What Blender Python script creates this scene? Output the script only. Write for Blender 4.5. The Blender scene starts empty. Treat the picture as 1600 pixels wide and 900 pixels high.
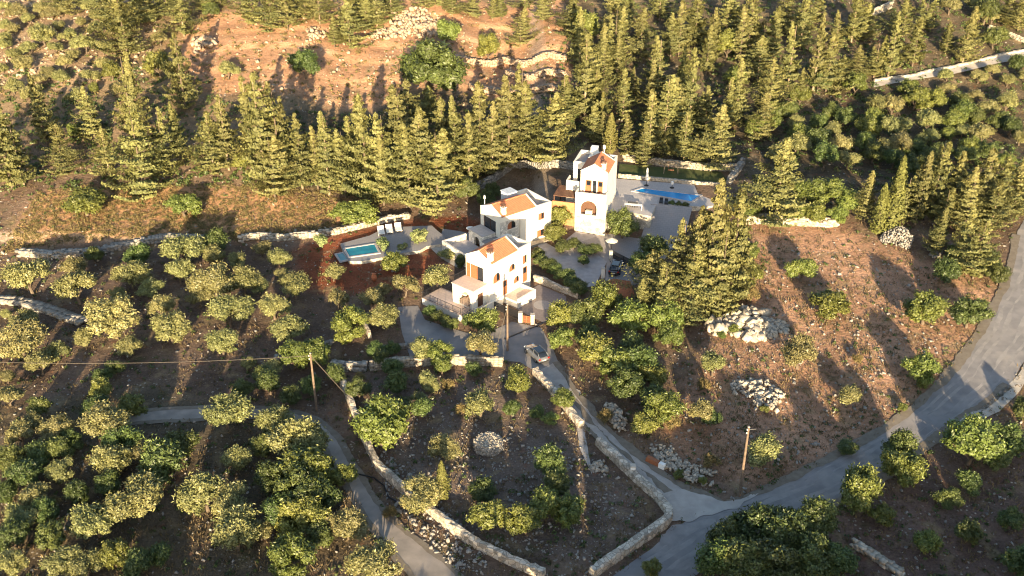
import bpy, bmesh, math, random
import numpy as np
from mathutils import Vector, Matrix

random.seed(7)
RNG = np.random.default_rng(11)
C = bpy.context.scene.collection
SC = bpy.context.scene
R = math.radians

# ------------------------------------------------------------------ camera, world, sun, exposure
CAM_H, FPX, PITCH = 70.0, 1600.0, R(29.0)
cam_d = bpy.data.cameras.new('camera')
cam_d.sensor_width = 36.0
cam_d.lens = 36.0 * FPX / 1600.0
cam_d.clip_start, cam_d.clip_end = 1.0, 3000.0
cam = bpy.data.objects.new('camera', cam_d)
C.objects.link(cam)
cam.location = (0, 0, CAM_H)
cam.rotation_euler = (R(90) - PITCH, 0, 0)
SC.camera = cam

SUN_EL, SUN_AZ = R(11.0), R(2.0)          # light travels towards +Y, leaning a little to -X
world = bpy.data.worlds.new('World')
SC.world = world
world.use_nodes = True
wn = world.node_tree
sky = wn.nodes.new('ShaderNodeTexSky')
sky.sky_type = 'NISHITA'
sky.sun_disc = False
sky.sun_elevation = SUN_EL
sky.sun_rotation = R(180) - SUN_AZ
wn.links.new(sky.outputs[0], wn.nodes['Background'].inputs[0])
wn.nodes['Background'].inputs[1].default_value = 0.10
sun_d = bpy.data.lights.new('sun', 'SUN')
sun_d.energy = 5.0
sun_d.angle = R(0.5)
sun_d.color = (1.0, 0.79, 0.49)
sun = bpy.data.objects.new('sun', sun_d)
C.objects.link(sun)
ld = Vector((-math.sin(SUN_AZ) * math.cos(SUN_EL), math.cos(SUN_AZ) * math.cos(SUN_EL), -math.sin(SUN_EL)))
sun.rotation_euler = ld.to_track_quat('-Z', 'Y').to_euler()
sun.location = (0, -50, 120)
SC.view_settings.view_transform = 'Standard'
SC.view_settings.look = 'None'
SC.view_settings.exposure = 1.75
SC.view_settings.gamma = 1.0
SC.cycles.pixel_filter_type = 'BLACKMAN_HARRIS'
SC.cycles.filter_width = 1.1
SC.view_settings.use_curve_mapping = False

# ------------------------------------------------------------------ terrain height
def sstep(a, b, x):
    t = np.clip((x - a) / (b - a), 0, 1)
    return t * t * (3 - 2 * t)

_ph = np.random.default_rng(5).uniform(0, 6.28, (8,))
def wob(x, y, s):
    return (np.sin(x / s + _ph[0]) * np.cos(y / (1.13 * s) + _ph[1]) + .6 * np.sin((x + 1.7 * y) / (1.9 * s) + _ph[2])
            + .5 * np.cos((1.4 * x - y) / (.8 * s) + _ph[3]))

def terr(x, y):
    x = np.asarray(x, float); y = np.asarray(y, float)
    foot = 145 + 8 * sstep(-40, -31, x) + 17 * sstep(-16, -2, x) + 12 * sstep(8, 26, x)
    d = y - foot + 2.0 * wob(x, y, 17.0) * .5
    soft = 4.0 * np.log1p(np.exp(np.clip(d / 4.0, -30, 30)))
    z = .21 * soft - .12 * np.maximum(0, soft - 130)
    # the raised ground behind the right-hand retaining walls
    z = z + 3.0 * sstep(140, 152, y) * sstep(2, 8, x) * (1 - sstep(24, 36, x))
    # the brown field and the road beside it climb gently away
    z = z + 3.4 * np.clip((y - 92) / 56, 0, 1) * sstep(24, 36, x)
    # stepped terraces on the open hillside
    m = sstep(-75, -60, x) * (1 - sstep(14, 24, x)) * sstep(180, 186, y)
    ph = (y + 1.2 * wob(x, y, 11.0)) / 7.5
    fr = ph - np.floor(ph)
    z = z + m * 7.5 * .2 * (sstep(.72, .95, fr) - fr) * .3
    # low stone bank to the left of the turquoise pool
    z = z + 1.0 * sstep(139.5, 141, y + .6 * wob(x, y, 6.0)) * (1 - sstep(-42, -35, x))
    # small undulation away from the house plots and the roads
    site = sstep(-38, -46, x) + sstep(50, 58, x) * sstep(150, 170, y) + sstep(172, 182, y) 
    z = z + .22 * np.clip(site, 0, 1) * wob(x, y, 5.5)
    return z

def ray(px, py):
    cx = (px - 800) / FPX; cy = (450 - py) / FPX
    d = np.array([cx, math.cos(PITCH) + cy * math.sin(PITCH), -math.sin(PITCH) + cy * math.cos(PITCH)])
    return d

def at(px, py, z=None, dz=0.0):
    """point of the place seen at a photo pixel: on the terrain (+dz), or on the level z"""
    d = ray(px, py)
    if z is not None:
        t = (z - CAM_H) / d[2]
        return np.array([d[0] * t, d[1] * t, z])
    if d[2] > -.02: return None
    lo, hi = 40.0, 420.0
    ts = np.linspace(lo, hi, 260)
    h = CAM_H + d[2] * ts - terr(d[0] * ts, d[1] * ts) - dz
    idx = np.nonzero(h < 0)[0]
    if len(idx) == 0: return None
    a = ts[idx[0] - 1] if idx[0] > 0 else lo
    b = ts[idx[0]]
    for _ in range(24):
        m = .5 * (a + b)
        if CAM_H + d[2] * m - float(terr(d[0] * m, d[1] * m)) - dz < 0: b = m
        else: a = m
    return np.array([d[0] * b, d[1] * b, CAM_H + d[2] * b])

def ppm(p):
    """pixels of the photo per metre, and cosine of the look-down angle, at a point"""
    q = p - np.array([0, 0, CAM_H])
    depth = q[1] * math.cos(PITCH) - q[2] * math.sin(PITCH)
    return FPX / depth, math.cos(math.atan2(-q[2], math.hypot(q[0], q[1])))

def inpoly(x, y, poly):
    x = np.asarray(x, float); y = np.asarray(y, float)
    r = np.zeros(x.shape, bool)
    n = len(poly)
    for i in range(n):
        x0, y0 = poly[i][:2]; x1, y1 = poly[(i + 1) % n][:2]
        c = ((y0 > y) != (y1 > y)) & (x < (x1 - x0) * (y - y0) / ((y1 - y0) + 1e-12) + x0)
        r ^= c
    return r

def wpoly(pts): return [at(px, py) for px, py in pts]

def seg_dist(x, y, line):
    d = np.full(np.shape(x), 1e9)
    for i in range(len(line) - 1):
        ax, ay = line[i][:2]; bx, by = line[i + 1][:2]
        vx, vy = bx - ax, by - ay
        t = np.clip(((x - ax) * vx + (y - ay) * vy) / (vx * vx + vy * vy + 1e-9), 0, 1)
        d = np.minimum(d, np.hypot(x - ax - t * vx, y - ay - t * vy))
    return d

# ------------------------------------------------------------------ materials
def mat(name, col, col2=None, scale=3.0, rough=.8, bump=0.0, bscale=20.0, island=0.0, objvar=0.0, spec=.3, metal=0.0,
        trans=0.0, detail=4.0, coat=0.0, dirt=None, huevar=1.0):
    m = bpy.data.materials.new(name)
    m.use_nodes = True
    nt = m.node_tree; N = nt.nodes; L = nt.links
    b = N['Principled BSDF']
    b.inputs['Roughness'].default_value = rough
    b.inputs['Specular IOR Level'].default_value = spec
    b.inputs['Metallic'].default_value = metal
    if coat: b.inputs['Coat Weight'].default_value = coat
    tc = N.new('ShaderNodeTexCoord')
    nz = N.new('ShaderNodeTexNoise'); nz.inputs['Scale'].default_value = scale; nz.inputs['Detail'].default_value = detail
    L.new(tc.outputs['Object'], nz.inputs['Vector'])
    mx = N.new('ShaderNodeMix'); mx.data_type = 'RGBA'
    c2 = col2 or tuple(v * .8 for v in col)
    mx.inputs[6].default_value = (*col, 1); mx.inputs[7].default_value = (*c2, 1)
    rp = N.new('ShaderNodeMapRange'); rp.inputs[1].default_value = .35; rp.inputs[2].default_value = .65
    L.new(nz.outputs[0], rp.inputs[0]); L.new(rp.outputs[0], mx.inputs[0])
    out = mx.outputs[2]
    if dirt:
        n2 = N.new('ShaderNodeTexNoise'); n2.inputs['Scale'].default_value = dirt[1]; n2.inputs['Detail'].default_value = 8
        L.new(tc.outputs['Object'], n2.inputs['Vector'])
        r2 = N.new('ShaderNodeMapRange'); r2.inputs[1].default_value = .52; r2.inputs[2].default_value = .72
        r2.inputs[4].default_value = dirt[2]
        L.new(n2.outputs[0], r2.inputs[0])
        m2 = N.new('ShaderNodeMix'); m2.data_type = 'RGBA'
        L.new(r2.outputs[0], m2.inputs[0]); L.new(out, m2.inputs[6]); m2.inputs[7].default_value = (*dirt[0], 1)
        out = m2.outputs[2]
    if island or objvar:
        hs = N.new('ShaderNodeHueSaturation')
        L.new(out, hs.inputs['Color'])
        val = None
        if island:
            g = N.new('ShaderNodeNewGeometry')
            r = N.new('ShaderNodeMapRange'); r.inputs[3].default_value = 1 - island; r.inputs[4].default_value = 1 + island
            L.new(g.outputs['Random Per Island'], r.inputs[0]); val = r.outputs[0]
        if objvar:
            oi = N.new('ShaderNodeObjectInfo')
            r = N.new('ShaderNodeMapRange'); r.inputs[3].default_value = 1 - objvar; r.inputs[4].default_value = 1 + objvar
            L.new(oi.outputs['Random'], r.inputs[0])
            r2 = N.new('ShaderNodeMapRange'); r2.inputs[3].default_value = .5 - .022 * huevar; r2.inputs[4].default_value = .5 + .026 * huevar
            ma = N.new('ShaderNodeMath'); ma.operation = 'FRACT'
            mm = N.new('ShaderNodeMath'); mm.operation = 'MULTIPLY'; mm.inputs[1].default_value = 7.31
            L.new(oi.outputs['Random'], mm.inputs[0]); L.new(mm.outputs[0], ma.inputs[0]); L.new(ma.outputs[0], r2.inputs[0])
            L.new(r2.outputs[0], hs.inputs['Hue'])
            if val is None: val = r.outputs[0]
            else:
                mu = N.new('ShaderNodeMath'); mu.operation = 'MULTIPLY'
                L.new(val, mu.inputs[0]); L.new(r.outputs[0], mu.inputs[1]); val = mu.outputs[0]
        L.new(val, hs.inputs['Value'])
        out = hs.outputs[0]
    L.new(out, b.inputs['Base Color'])
    if bump:
        bn = N.new('ShaderNodeTexNoise'); bn.inputs['Scale'].default_value = bscale; bn.inputs['Detail'].default_value = 5
        L.new(tc.outputs['Object'], bn.inputs['Vector'])
        bp = N.new('ShaderNodeBump'); bp.inputs['Strength'].default_value = bump; bp.inputs['Distance'].default_value = .1
        L.new(bn.outputs[0], bp.inputs['Height']); L.new(bp.outputs[0], b.inputs['Normal'])
    if trans:
        tr = N.new('ShaderNodeBsdfTranslucent'); L.new(out, tr.inputs['Color'])
        ms = N.new('ShaderNodeMixShader'); ms.inputs[0].default_value = trans
        L.new(b.outputs[0], ms.inputs[1]); L.new(tr.outputs[0], ms.inputs[2])
        L.new(ms.outputs[0], N['Material Output'].inputs['Surface'])
    return m

def tile_mat(name, col, col2, bw, bh, mortar):
    m = mat(name, col, col2, 6.0, .7, .2, 30)
    nt = m.node_tree; N = nt.nodes; L = nt.links
    b = N['Principled BSDF']
    br = N.new('ShaderNodeTexBrick'); tc = [n for n in N if n.bl_idname == 'ShaderNodeTexCoord'][0]
    L.new(tc.outputs['Object'], br.inputs['Vector'])
    br.inputs['Scale'].default_value = 1.0
    br.inputs['Brick Width'].default_value = bw; br.inputs['Row Height'].default_value = bh
    br.inputs['Mortar Size'].default_value = .02
    br.inputs['Color1'].default_value = (*col, 1); br.inputs['Color2'].default_value = (*col2, 1); br.inputs['Mortar'].default_value = (*mortar, 1)
    mx = N.new('ShaderNodeMix'); mx.data_type = 'RGBA'; mx.blend_type = 'MIX'; mx.inputs[0].default_value = .65
    src = b.inputs['Base Color'].links[0].from_socket
    L.new(src, mx.inputs[6]); L.new(br.outputs[0], mx.inputs[7]); L.new(mx.outputs[2], b.inputs['Base Color'])
    return m

M = {}
M['olive'] = mat('olive_leaves', (.245, .232, .092), (.165, .165, .058), 1.5, .5, island=.38, objvar=.18, trans=.10, spec=.5)
M['bush'] = mat('green_leaves', (.170, .185, .042), (.105, .128, .030), 1.5, .48, island=.38, objvar=.18, trans=.14, spec=.5)
M['dark'] = mat('dark_leaves', (.105, .130, .034), (.052, .074, .021), 1.5, .5, island=.42, objvar=.22, trans=.10, spec=.5)
M['conifer'] = mat('conifer_needles', (.190, .180, .064), (.082, .092, .033), 1.6, .6, island=.38, objvar=.2, trans=.12, huevar=.4)
M['slim'] = mat('cypress_needles', (.165, .165, .045), (.120, .125, .034), 1.2, .7, island=.3, objvar=.12, trans=.15)
M['flower'] = mat('pale_leaves', (.34, .36, .16), (.16, .20, .07), 3.0, .6, island=.35, objvar=.1, trans=.2)
M['bark'] = mat('bark', (.17, .13, .095), (.09, .07, .05), 5, .9, .6, 18)
M['palebark'] = mat('pale_bark', (.33, .25, .17), (.18, .14, .10), 5, .9, .6, 18)
M['scrub'] = mat('dry_scrub', (.23, .175, .075), (.15, .125, .05), 2, .8, island=.4, trans=.15)
M['grass'] = mat('dry_grass', (.20, .145, .080), (.135, .105, .055), 2, .85, island=.4, trans=.2)
M['stone'] = mat('pale_stone', (.50, .44, .36), (.34, .29, .23), 2.5, .9, .6, 12, island=.25)
M['tanstone'] = mat('tan_stone', (.44, .33, .235), (.34, .25, .18), 2.5, .9, .6, 12, island=.2)
M['wallstone'] = mat('wall_stone', (.42, .36, .28), (.30, .26, .21), 2.5, .9, .6, 12, island=.22)
M['greystone'] = mat('grey_stone', (.36, .33, .29), (.24, .22, .20), 2.5, .9, .6, 12, island=.25)
M['plaster'] = mat('plaster', (.80, .75, .66), (.74, .68, .59), .8, .85, .15, 25, dirt=((.55, .48, .40), 1.2, .35))
M['cladding'] = mat('stone_cladding', (.62, .55, .45), (.45, .40, .33), 4.5, .9, .7, 9, dirt=((.35, .30, .25), 3.0, .5))
M['terrace'] = tile_mat('terrace_tiles', (.52, .40, .335), (.60, .47, .40), .5, .5, (.38, .30, .26))
M['paving'] = tile_mat('grey_paving', (.27, .25, .25), (.31, .285, .28), .6, .4, (.20, .185, .185))
M['court'] = tile_mat('court_paving', (.185, .155, .15), (.23, .19, .18), .5, .5, (.13, .11, .105))  # tone lowered to put missing tree shade into the paving colour
M['deck'] = tile_mat('pale_deck', (.46, .425, .415), (.40, .37, .36), .6, .6, (.29, .265, .26))
M['gravel'] = mat('pale_gravel', (.45, .42, .42), (.36, .34, .34), 1.2, .95, .8, 14, dirt=((.28, .25, .22), .7, .5))
M['asphalt'] = mat('asphalt', (.27, .25, .245), (.20, .187, .187), .5, .85, .5, 22, dirt=((.36, .325, .295), .30, .75))
M['lane'] = mat('lane_concrete', (.33, .285, .25), (.24, .21, .185), .6, .9, .5, 18, dirt=((.40, .34, .29), .5, .7))
M['track'] = mat('track_gravel', (.43, .385, .345), (.33, .295, .27), .9, .95, .7, 10, dirt=((.42, .37, .32), .5, .7))
M['verge'] = mat('track_verge', (.17, .14, .11), (.22, .185, .145), 1.5, .95, .6, 12)
M['dust'] = mat('pale_dust', (.45, .405, .365), (.36, .325, .295), .7, .95, .4, 8, dirt=((.34, .30, .265), .5, .6))
M['wheel'] = mat('worn_asphalt', (.315, .29, .275), (.25, .232, .225), .9, .85, .4, 20, dirt=((.20, .187, .185), .6, .8))
M['conc'] = mat('concrete', (.48, .43, .37), (.38, .34, .29), 1.2, .9, .4, 15, dirt=((.25, .22, .18), 1.5, .6))
M['wood'] = mat('shutter_wood', (.34, .13, .06), (.26, .095, .045), 6, .6, .2, 30)
M['darkwood'] = mat('dark_wood', (.13, .065, .04), (.09, .045, .03), 6, .6, .2, 30)
M['polewood'] = mat('pole_wood', (.20, .14, .10), (.13, .095, .07), 3, .85, .3, 20)
M['glass'] = mat('window_glass', (.015, .02, .028), None, 1, .06, spec=.8)
M['metal'] = mat('dark_metal', (.035, .035, .04), None, 4, .45, metal=.4)
M['wire'] = mat('cable', (.10, .085, .07), None, 4, .6)
M['mortar'] = mat('mortared_stone', (.58, .51, .42), (.44, .38, .31), 1.6, .95, 1.0, 3.5, dirt=((.20, .17, .14), 1.1, .6))
M['white'] = mat('white_paint', (.80, .79, .76), (.74, .73, .70), 3, .5)
M['canvas'] = mat('cream_canvas', (.62, .56, .46), (.55, .49, .40), 3, .8)
M['terracotta'] = mat('terracotta', (.48, .17, .075), (.36, .12, .055), 4, .8, .3, 20)
M['orangewall'] = mat('ochre_boards', (.50, .21, .10), (.42, .17, .08), 3, .75, .2, 20)
M['tank'] = mat('grey_roof_box', (.55, .58, .62), (.45, .48, .52), 3, .5)
M['lawn'] = mat('lawn_turf', (.060, .085, .026), (.085, .095, .032), .8, .95, .6, 25, dirt=((.14, .12, .05), .5, .5))
M['water_blue'] = mat('pool_water', (.006, .29, .64), (.005, .24, .58), .5, .08, .08, 3, spec=.35)
M['water_teal'] = mat('pool_water_teal', (.012, .16, .25), (.018, .24, .34), .6, .06, .08, 3, spec=.35)
M['water_shallow'] = mat('pool_water_pale', (.16, .36, .42), (.12, .30, .36), .6, .06, .08, 3, spec=.6)
M['silver'] = mat('silver_paint', (.24, .245, .26), None, 3, .3, metal=.5, coat=.6)
M['blackpaint'] = mat('dark_blue_paint', (.012, .014, .022), None, 3, .2, spec=.6, coat=.8)
M['rubber'] = mat('rubber', (.02, .02, .02), None, 3, .8)
M['rim'] = mat('rim_alloy', (.45, .45, .45), None, 3, .35, metal=.8)
M['redlight'] = mat('tail_light', (.35, .02, .015), None, 3, .2)
M['clearlight'] = mat('head_light', (.7, .72, .75), None, 3, .1)
M['plate'] = mat('number_plate', (.75, .75, .72), None, 3, .4)

def masonry(m, scale, joint, jw=.05):
    nt = m.node_tree; N = nt.nodes; L = nt.links; b = N['Principled BSDF']
    tc = [n for n in N if n.bl_idname == 'ShaderNodeTexCoord'][0]
    v = N.new('ShaderNodeTexVoronoi'); v.feature = 'DISTANCE_TO_EDGE'; v.inputs['Scale'].default_value = scale
    w = N.new('ShaderNodeTexVoronoi'); w.inputs['Scale'].default_value = scale
    for q in (v, w): L.new(tc.outputs['Object'], q.inputs['Vector'])
    src = b.inputs['Base Color'].links[0].from_socket
    sp = N.new('ShaderNodeSeparateColor'); L.new(w.outputs['Color'], sp.inputs[0])
    r = N.new('ShaderNodeMapRange'); r.inputs[3].default_value = .62; r.inputs[4].default_value = 1.3; L.new(sp.outputs[0], r.inputs[0])
    h = N.new('ShaderNodeHueSaturation'); L.new(src, h.inputs['Color']); L.new(r.outputs[0], h.inputs['Value'])
    j = N.new('ShaderNodeMapRange'); j.inputs[1].default_value = 0; j.inputs[2].default_value = jw; j.inputs[3].default_value = .8; j.inputs[4].default_value = 0; L.new(v.outputs['Distance'], j.inputs[0])
    x = N.new('ShaderNodeMix'); x.data_type = 'RGBA'; L.new(j.outputs[0], x.inputs[0]); L.new(h.outputs[0], x.inputs[6]); x.inputs[7].default_value = (*joint, 1)
    L.new(x.outputs[2], b.inputs['Base Color'])
M['paleclad'] = mat('pale_stone_facing', (.74, .68, .60), (.66, .60, .53), 4.5, .9, .5, 9, dirt=((.5, .44, .37), 2.0, .4))
masonry(M['paleclad'], 2.4, (.50, .45, .39), .05)
masonry(M['mortar'], 1.9, (.16, .13, .10), .09); masonry(M['cladding'], 2.2, (.30, .25, .2), .06)
def roof_mat():
    m = mat('roof_tiles', (.57, .21, .105), (.49, .168, .08), 2.2, .75, 0, dirt=((.42, .19, .11), 1.5, .5))
    nt = m.node_tree; N = nt.nodes; L = nt.links
    b = N['Principled BSDF']; tc = [n for n in N if n.bl_idname == 'ShaderNodeTexCoord'][0]
    w = N.new('ShaderNodeTexWave'); w.wave_type = 'BANDS'; w.bands_direction = 'Y'
    w.inputs['Scale'].default_value = 1.4; w.inputs['Distortion'].default_value = .4
    L.new(tc.outputs['Object'], w.inputs['Vector'])
    bp = N.new('ShaderNodeBump'); bp.inputs['Strength'].default_value = .6; bp.inputs['Distance'].default_value = .12
    L.new(w.outputs[1], bp.inputs['Height']); L.new(bp.outputs[0], b.inputs['Normal'])
    return m
M['roof'] = roof_mat()

# ------------------------------------------------------------------ object helpers
def link_mesh(name, verts, faces, material, parent=None, smooth=False):
    me = bpy.data.meshes.new(name)
    me.from_pydata([tuple(map(float, v)) for v in verts], [], faces)
    me.materials.append(material)
    if smooth: me.polygons.foreach_set('use_smooth', [True] * len(me.polygons))
    me.update()
    o = bpy.data.objects.new(name, me)
    C.objects.link(o)
    if parent is not None: o.parent = parent
    return o

def quad_mesh(name, V, material):
    """V: (n,4,3) array of separate quads -> mesh data"""
    n = len(V)
    me = bpy.data.meshes.new(name)
    me.vertices.add(n * 4); me.loops.add(n * 4); me.polygons.add(n)
    me.vertices.foreach_set('co', V.reshape(-1).astype(np.float32))
    me.loops.foreach_set('vertex_index', np.arange(n * 4, dtype=np.int32))
    me.polygons.foreach_set('loop_start', np.arange(0, n * 4, 4, dtype=np.int32))
    me.polygons.foreach_set('loop_total', np.full(n, 4, np.int32))
    me.materials.append(material)
    me.update(calc_edges=True)
    return me

def tag(o, label=None, cat=None, group=None, kind=None):
    if label: o['label'] = label
    if cat: o['category'] = cat
    if group: o['group'] = group
    if kind: o['kind'] = kind
    return o

def empty(name, loc, rz=0.0):
    o = bpy.data.objects.new(name, None)
    C.objects.link(o)
    o.location = tuple(map(float, loc)); o.rotation_euler = (0, 0, rz)
    o.empty_display_size = .3
    return o

class MB:
    def __init__(s): s.v = []; s.f = []
    def face(s, *pts):
        i = len(s.v); s.v += [tuple(map(float, p)) for p in pts]; s.f.append(tuple(range(i, i + len(pts)))); return s
    def box(s, x0, x1, y0, y1, z0, z1, taper=0.0):
        i = len(s.v); t = taper
        s.v += [(x0, y0, z0), (x1, y0, z0), (x1, y1, z0), (x0, y1, z0), (x0 + t, y0 + t, z1), (x1 - t, y0 + t, z1), (x1 - t, y1 - t, z1), (x0 + t, y1 - t, z1)]
        s.f += [tuple(i + k for k in q) for q in ((3, 2, 1, 0), (4, 5, 6, 7), (0, 1, 5, 4), (1, 2, 6, 5), (2, 3, 7, 6), (3, 0, 4, 7))]
        return s
    def tube(s, pts, rads, n=8, caps=True):
        pts = [Vector(p) for p in pts]
        rings = []
        for k, p in enumerate(pts):
            d = (pts[min(k + 1, len(pts) - 1)] - pts[max(k - 1, 0)])
            d = d.normalized() if d.length > 1e-6 else Vector((0, 0, 1))
            a = d.cross(Vector((0, 0, 1)) if abs(d.z) < .9 else Vector((1, 0, 0))).normalized(); b = d.cross(a)
            r = rads[k] if hasattr(rads, '__len__') else rads
            i = len(s.v)
            s.v += [tuple(p + (a * math.cos(6.28318 * j / n) + b * math.sin(6.28318 * j / n)) * r) for j in range(n)]
            rings.append(i)
        for k in range(len(rings) - 1):
            for j in range(n):
                s.f.append((rings[k] + j, rings[k] + (j + 1) % n, rings[k + 1] + (j + 1) % n, rings[k + 1] + j))
        if caps:
            s.f.append(tuple(rings[0] + j for j in reversed(range(n)))); s.f.append(tuple(rings[-1] + j for j in range(n)))
        return s
    def lathe(s, prof, n=16, cx=0, cy=0):
        i = len(s.v)
        for r, z in prof:
            s.v += [(cx + r * math.cos(6.28318 * j / n), cy + r * math.sin(6.28318 * j / n), z) for j in range(n)]
        for k in range(len(prof) - 1):
            for j in range(n):
                s.f.append((i + k * n + j, i + k * n + (j + 1) % n, i + (k + 1) * n + (j + 1) % n, i + (k + 1) * n + j))
        s.f.append(tuple(i + j for j in reversed(range(n)))); s.f.append(tuple(i + (len(prof) - 1) * n + j for j in range(n)))
        return s
    def build(s, name, material, parent=None, smooth=False): return link_mesh(name, s.v, s.f, material, parent, smooth)

def wall_panel(mb, axis, c, s0, s1, z0, z1, sign, ops=(), depth=.18):
    """one wall face with real openings and reveals. axis 'y': plane y=c spanning x; 'x': plane x=c spanning y. sign: outward"""
    def P(s, z, d=0.0):
        q = c - sign * d
        return (s, q, z) if axis == 'y' else (q, s, z)
    flip = (axis == 'y') == (sign > 0)
    def F(*p): mb.face(*(p[::-1] if flip else p))
    S = sorted({s0, s1, *[o[0] for o in ops], *[o[1] for o in ops]}); Z = sorted({z0, z1, *[o[2] for o in ops], *[o[3] for o in ops]})
    for i in range(len(S) - 1):
        for j in range(len(Z) - 1):
            a, b, e, f = S[i], S[i + 1], Z[j], Z[j + 1]
            cs, cz = (a + b) / 2, (e + f) / 2
            if any(o[0] < cs < o[1] and o[2] < cz < o[3] for o in ops): continue
            F(P(a, e), P(b, e), P(b, f), P(a, f))
    for o in ops:
        a, b, e, f = o[:4]
        d = o[5] if len(o) > 5 else depth
        if len(o) > 4 and o[4]:                       # arch: half ellipse filling the top of the opening
            r = (b - a) / 2; zs = f - min(r, (f - e) * .6); rh = f - zs; n = 12
            arc = [(a + r - r * math.cos(math.pi * k / n), zs + rh * math.sin(math.pi * k / n)) for k in range(n + 1)]
            for k in range(n):
                p, q = arc[k], arc[k + 1]
                F(P(p[0], p[1]), P(q[0], q[1]), P(q[0], f), P(p[0], f))
                F(P(p[0], p[1]), P(p[0], p[1], d), P(q[0], q[1], d), P(q[0], q[1]))
            F(P(a, e), P(a, e, d), P(a, zs, d), P(a, zs)); F(P(b, zs), P(b, zs, d), P(b, e, d), P(b, e))
        else:
            F(P(a, e), P(a, e, d), P(a, f, d), P(a, f)); F(P(b, f), P(b, f, d), P(b, e, d), P(b, e)); F(P(a, f), P(a, f, d), P(b, f, d), P(b, f))
        F(P(b, e), P(b, e, d), P(a, e, d), P(a, e))

def fixture(root, axis, c, op, sign, kind='window', shutters='open', fr='wood', depth=.12):
    """window or door set into an opening: frame part with pane / leaf sub-parts, shutters"""
    a, b, e, f = op[:4]
    def bx(mb, s0, s1, z0, z1, d0, d1):
        q = sorted((c - sign * d0, c - sign * d1))
        if axis == 'y': mb.box(s0, s1, q[0], q[1], z0, z1)
        else: mb.box(q[0], q[1], s0, s1, z0, z1)
    if kind == 'door':
        mb = MB(); bx(mb, a + .003, b - .003, e + .003, f - .003, depth, depth + .05)
        d = mb.build('door', M[fr], root)
        k = MB(); w = (b - a)
        bx(k, a + .18 * w, b - .18 * w, e + .55 * (f - e), f - .1 * (f - e), depth - .01, depth - .003)
        k.build('pane', M['glass'], d)
        h = MB(); bx(h, b - .14 * w, b - .1 * w, e + .44 * (f - e), e + .52 * (f - e), depth - .05, depth - .002); h.build('handle', M['rim'], d)
        return d
    mb = MB(); t = .07
    bx(mb, a + .002, a + t, e + .002, f - .002, depth - .03, depth + .04); bx(mb, b - t, b - .002, e + .002, f - .002, depth - .03, depth + .04)
    bx(mb, a + t, b - t, e + .002, e + t, depth - .03, depth + .04); bx(mb, a + t, b - t, f - t, f - .002, depth - .03, depth + .04)
    m = (a + b) / 2
    bx(mb, m - .03, m + .03, e + t, f - t, depth - .03, depth + .04)
    w = mb.build('window', M[fr], root)
    p = MB(); bx(p, a + t, b - t, e + t, f - t, depth + .005, depth + .02); p.build('pane', M['glass'], w)
    if kind == 'window':
        s = MB(); bx(s, a - .08, b + .08, e - .1, e - .003, -.08, -.002); s.build('sill', M['plaster'], w)
    if shutters == 'open':
        hw = (b - a) / 2
        for s0, s1 in ((a - hw, a - .01), (b + .01, b + hw)):
            k = MB(); bx(k, s0, s1, e, f, -.06, -.004)
            for q in range(int((f - e) / .12)):
                bx(k, s0 + .06, s1 - .06, e + .06 + q * .12, e + .10 + q * .12, -.075, -.061)
            k.build('shutter', M['wood'], w)
    elif shutters == 'half':
        k = MB(); bx(k, a + .01, m - .01, e + .01, f - .01, .01, .05); k.build('shutter', M['wood'], w)
    return w

# ------------------------------------------------------------------ setting: zones, terrain sheet, roads
Z_red = wpoly([(455, 395), (500, 372), (640, 345), (720, 335), (760, 350), (760, 385), (690, 375), (690, 420), (640, 450), (570, 462), (480, 455)])
Z_field = wpoly([(1165, 352), (1320, 352), (1420, 395), (1560, 440), (1540, 500), (1480, 580), (1390, 655), (1260, 725), (1180, 765), (1060, 720), (1040, 660), (1100, 560), (1130, 480)])
Z_open = wpoly([(270, 70), (330, 20), (460, -10), (700, -20), (880, -10), (890, 130), (800, 150), (640, 140), (560, 175), (420, 140), (340, 150), (290, 120)])
Z_scrub = wpoly([(0, 400), (60, 300), (180, 290), (420, 300), (600, 310), (540, 360), (380, 378), (200, 368), (60, 385)])
Z_ul = wpoly([(-20, 130), (-20, -20), (250, -20), (230, 70), (150, 150), (60, 140)])
Z_grove = wpoly([(-60, 400), (380, 390), (470, 450), (560, 480), (600, 570), (440, 640), (0, 650), (-60, 640)])
Z_wood = wpoly([(560, 180), (640, 150), (800, 150), (890, 130), (890, -20), (1640, -20), (1640, 340), (1400, 330), (1180, 335), (1150, 262), (980, 240), (800, 255), (700, 320), (600, 300), (440, 290), (400, 200), (440, 170)])
Z_thick = wpoly([(-20, 640), (240, 600), (420, 650), (560, 740), (640, 920), (-20, 920)])
Z_plot = wpoly([(570, 590), (780, 582), (900, 680), (1010, 790), (920, 880), (740, 850), (600, 740)])
Z_br = wpoly([(1290, 810), (1440, 720), (1640, 640), (1640, 930), (1300, 930)])
road_L = [(1640, 290), (1600, 340), (1588, 367), (1577, 427), (1560, 467), (1533, 517), (1490, 577), (1440, 628), (1387, 667), (1333, 697), (1267, 730), (1200, 763), (1137, 788), (1090, 806), (1047, 832), (1000, 870), (960, 900), (920, 940)]
road_R = [(1760, 320), (1715, 370), (1690, 410), (1665, 455), (1640, 500), (1610, 550), (1575, 602), (1530, 640), (1485, 668), (1440, 702), (1385, 742), (1320, 780), (1255, 805), (1200, 826), (1160, 845), (1125, 866), (1090, 893), (1050, 940)]
lane_U = [(150, 652), (242, 640), (330, 635), (413, 637), (460, 642), (500, 657), (530, 684), (545, 714), (568, 750), (600, 797), (633, 830), (683, 868), (735, 915), (770, 950)]
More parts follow.
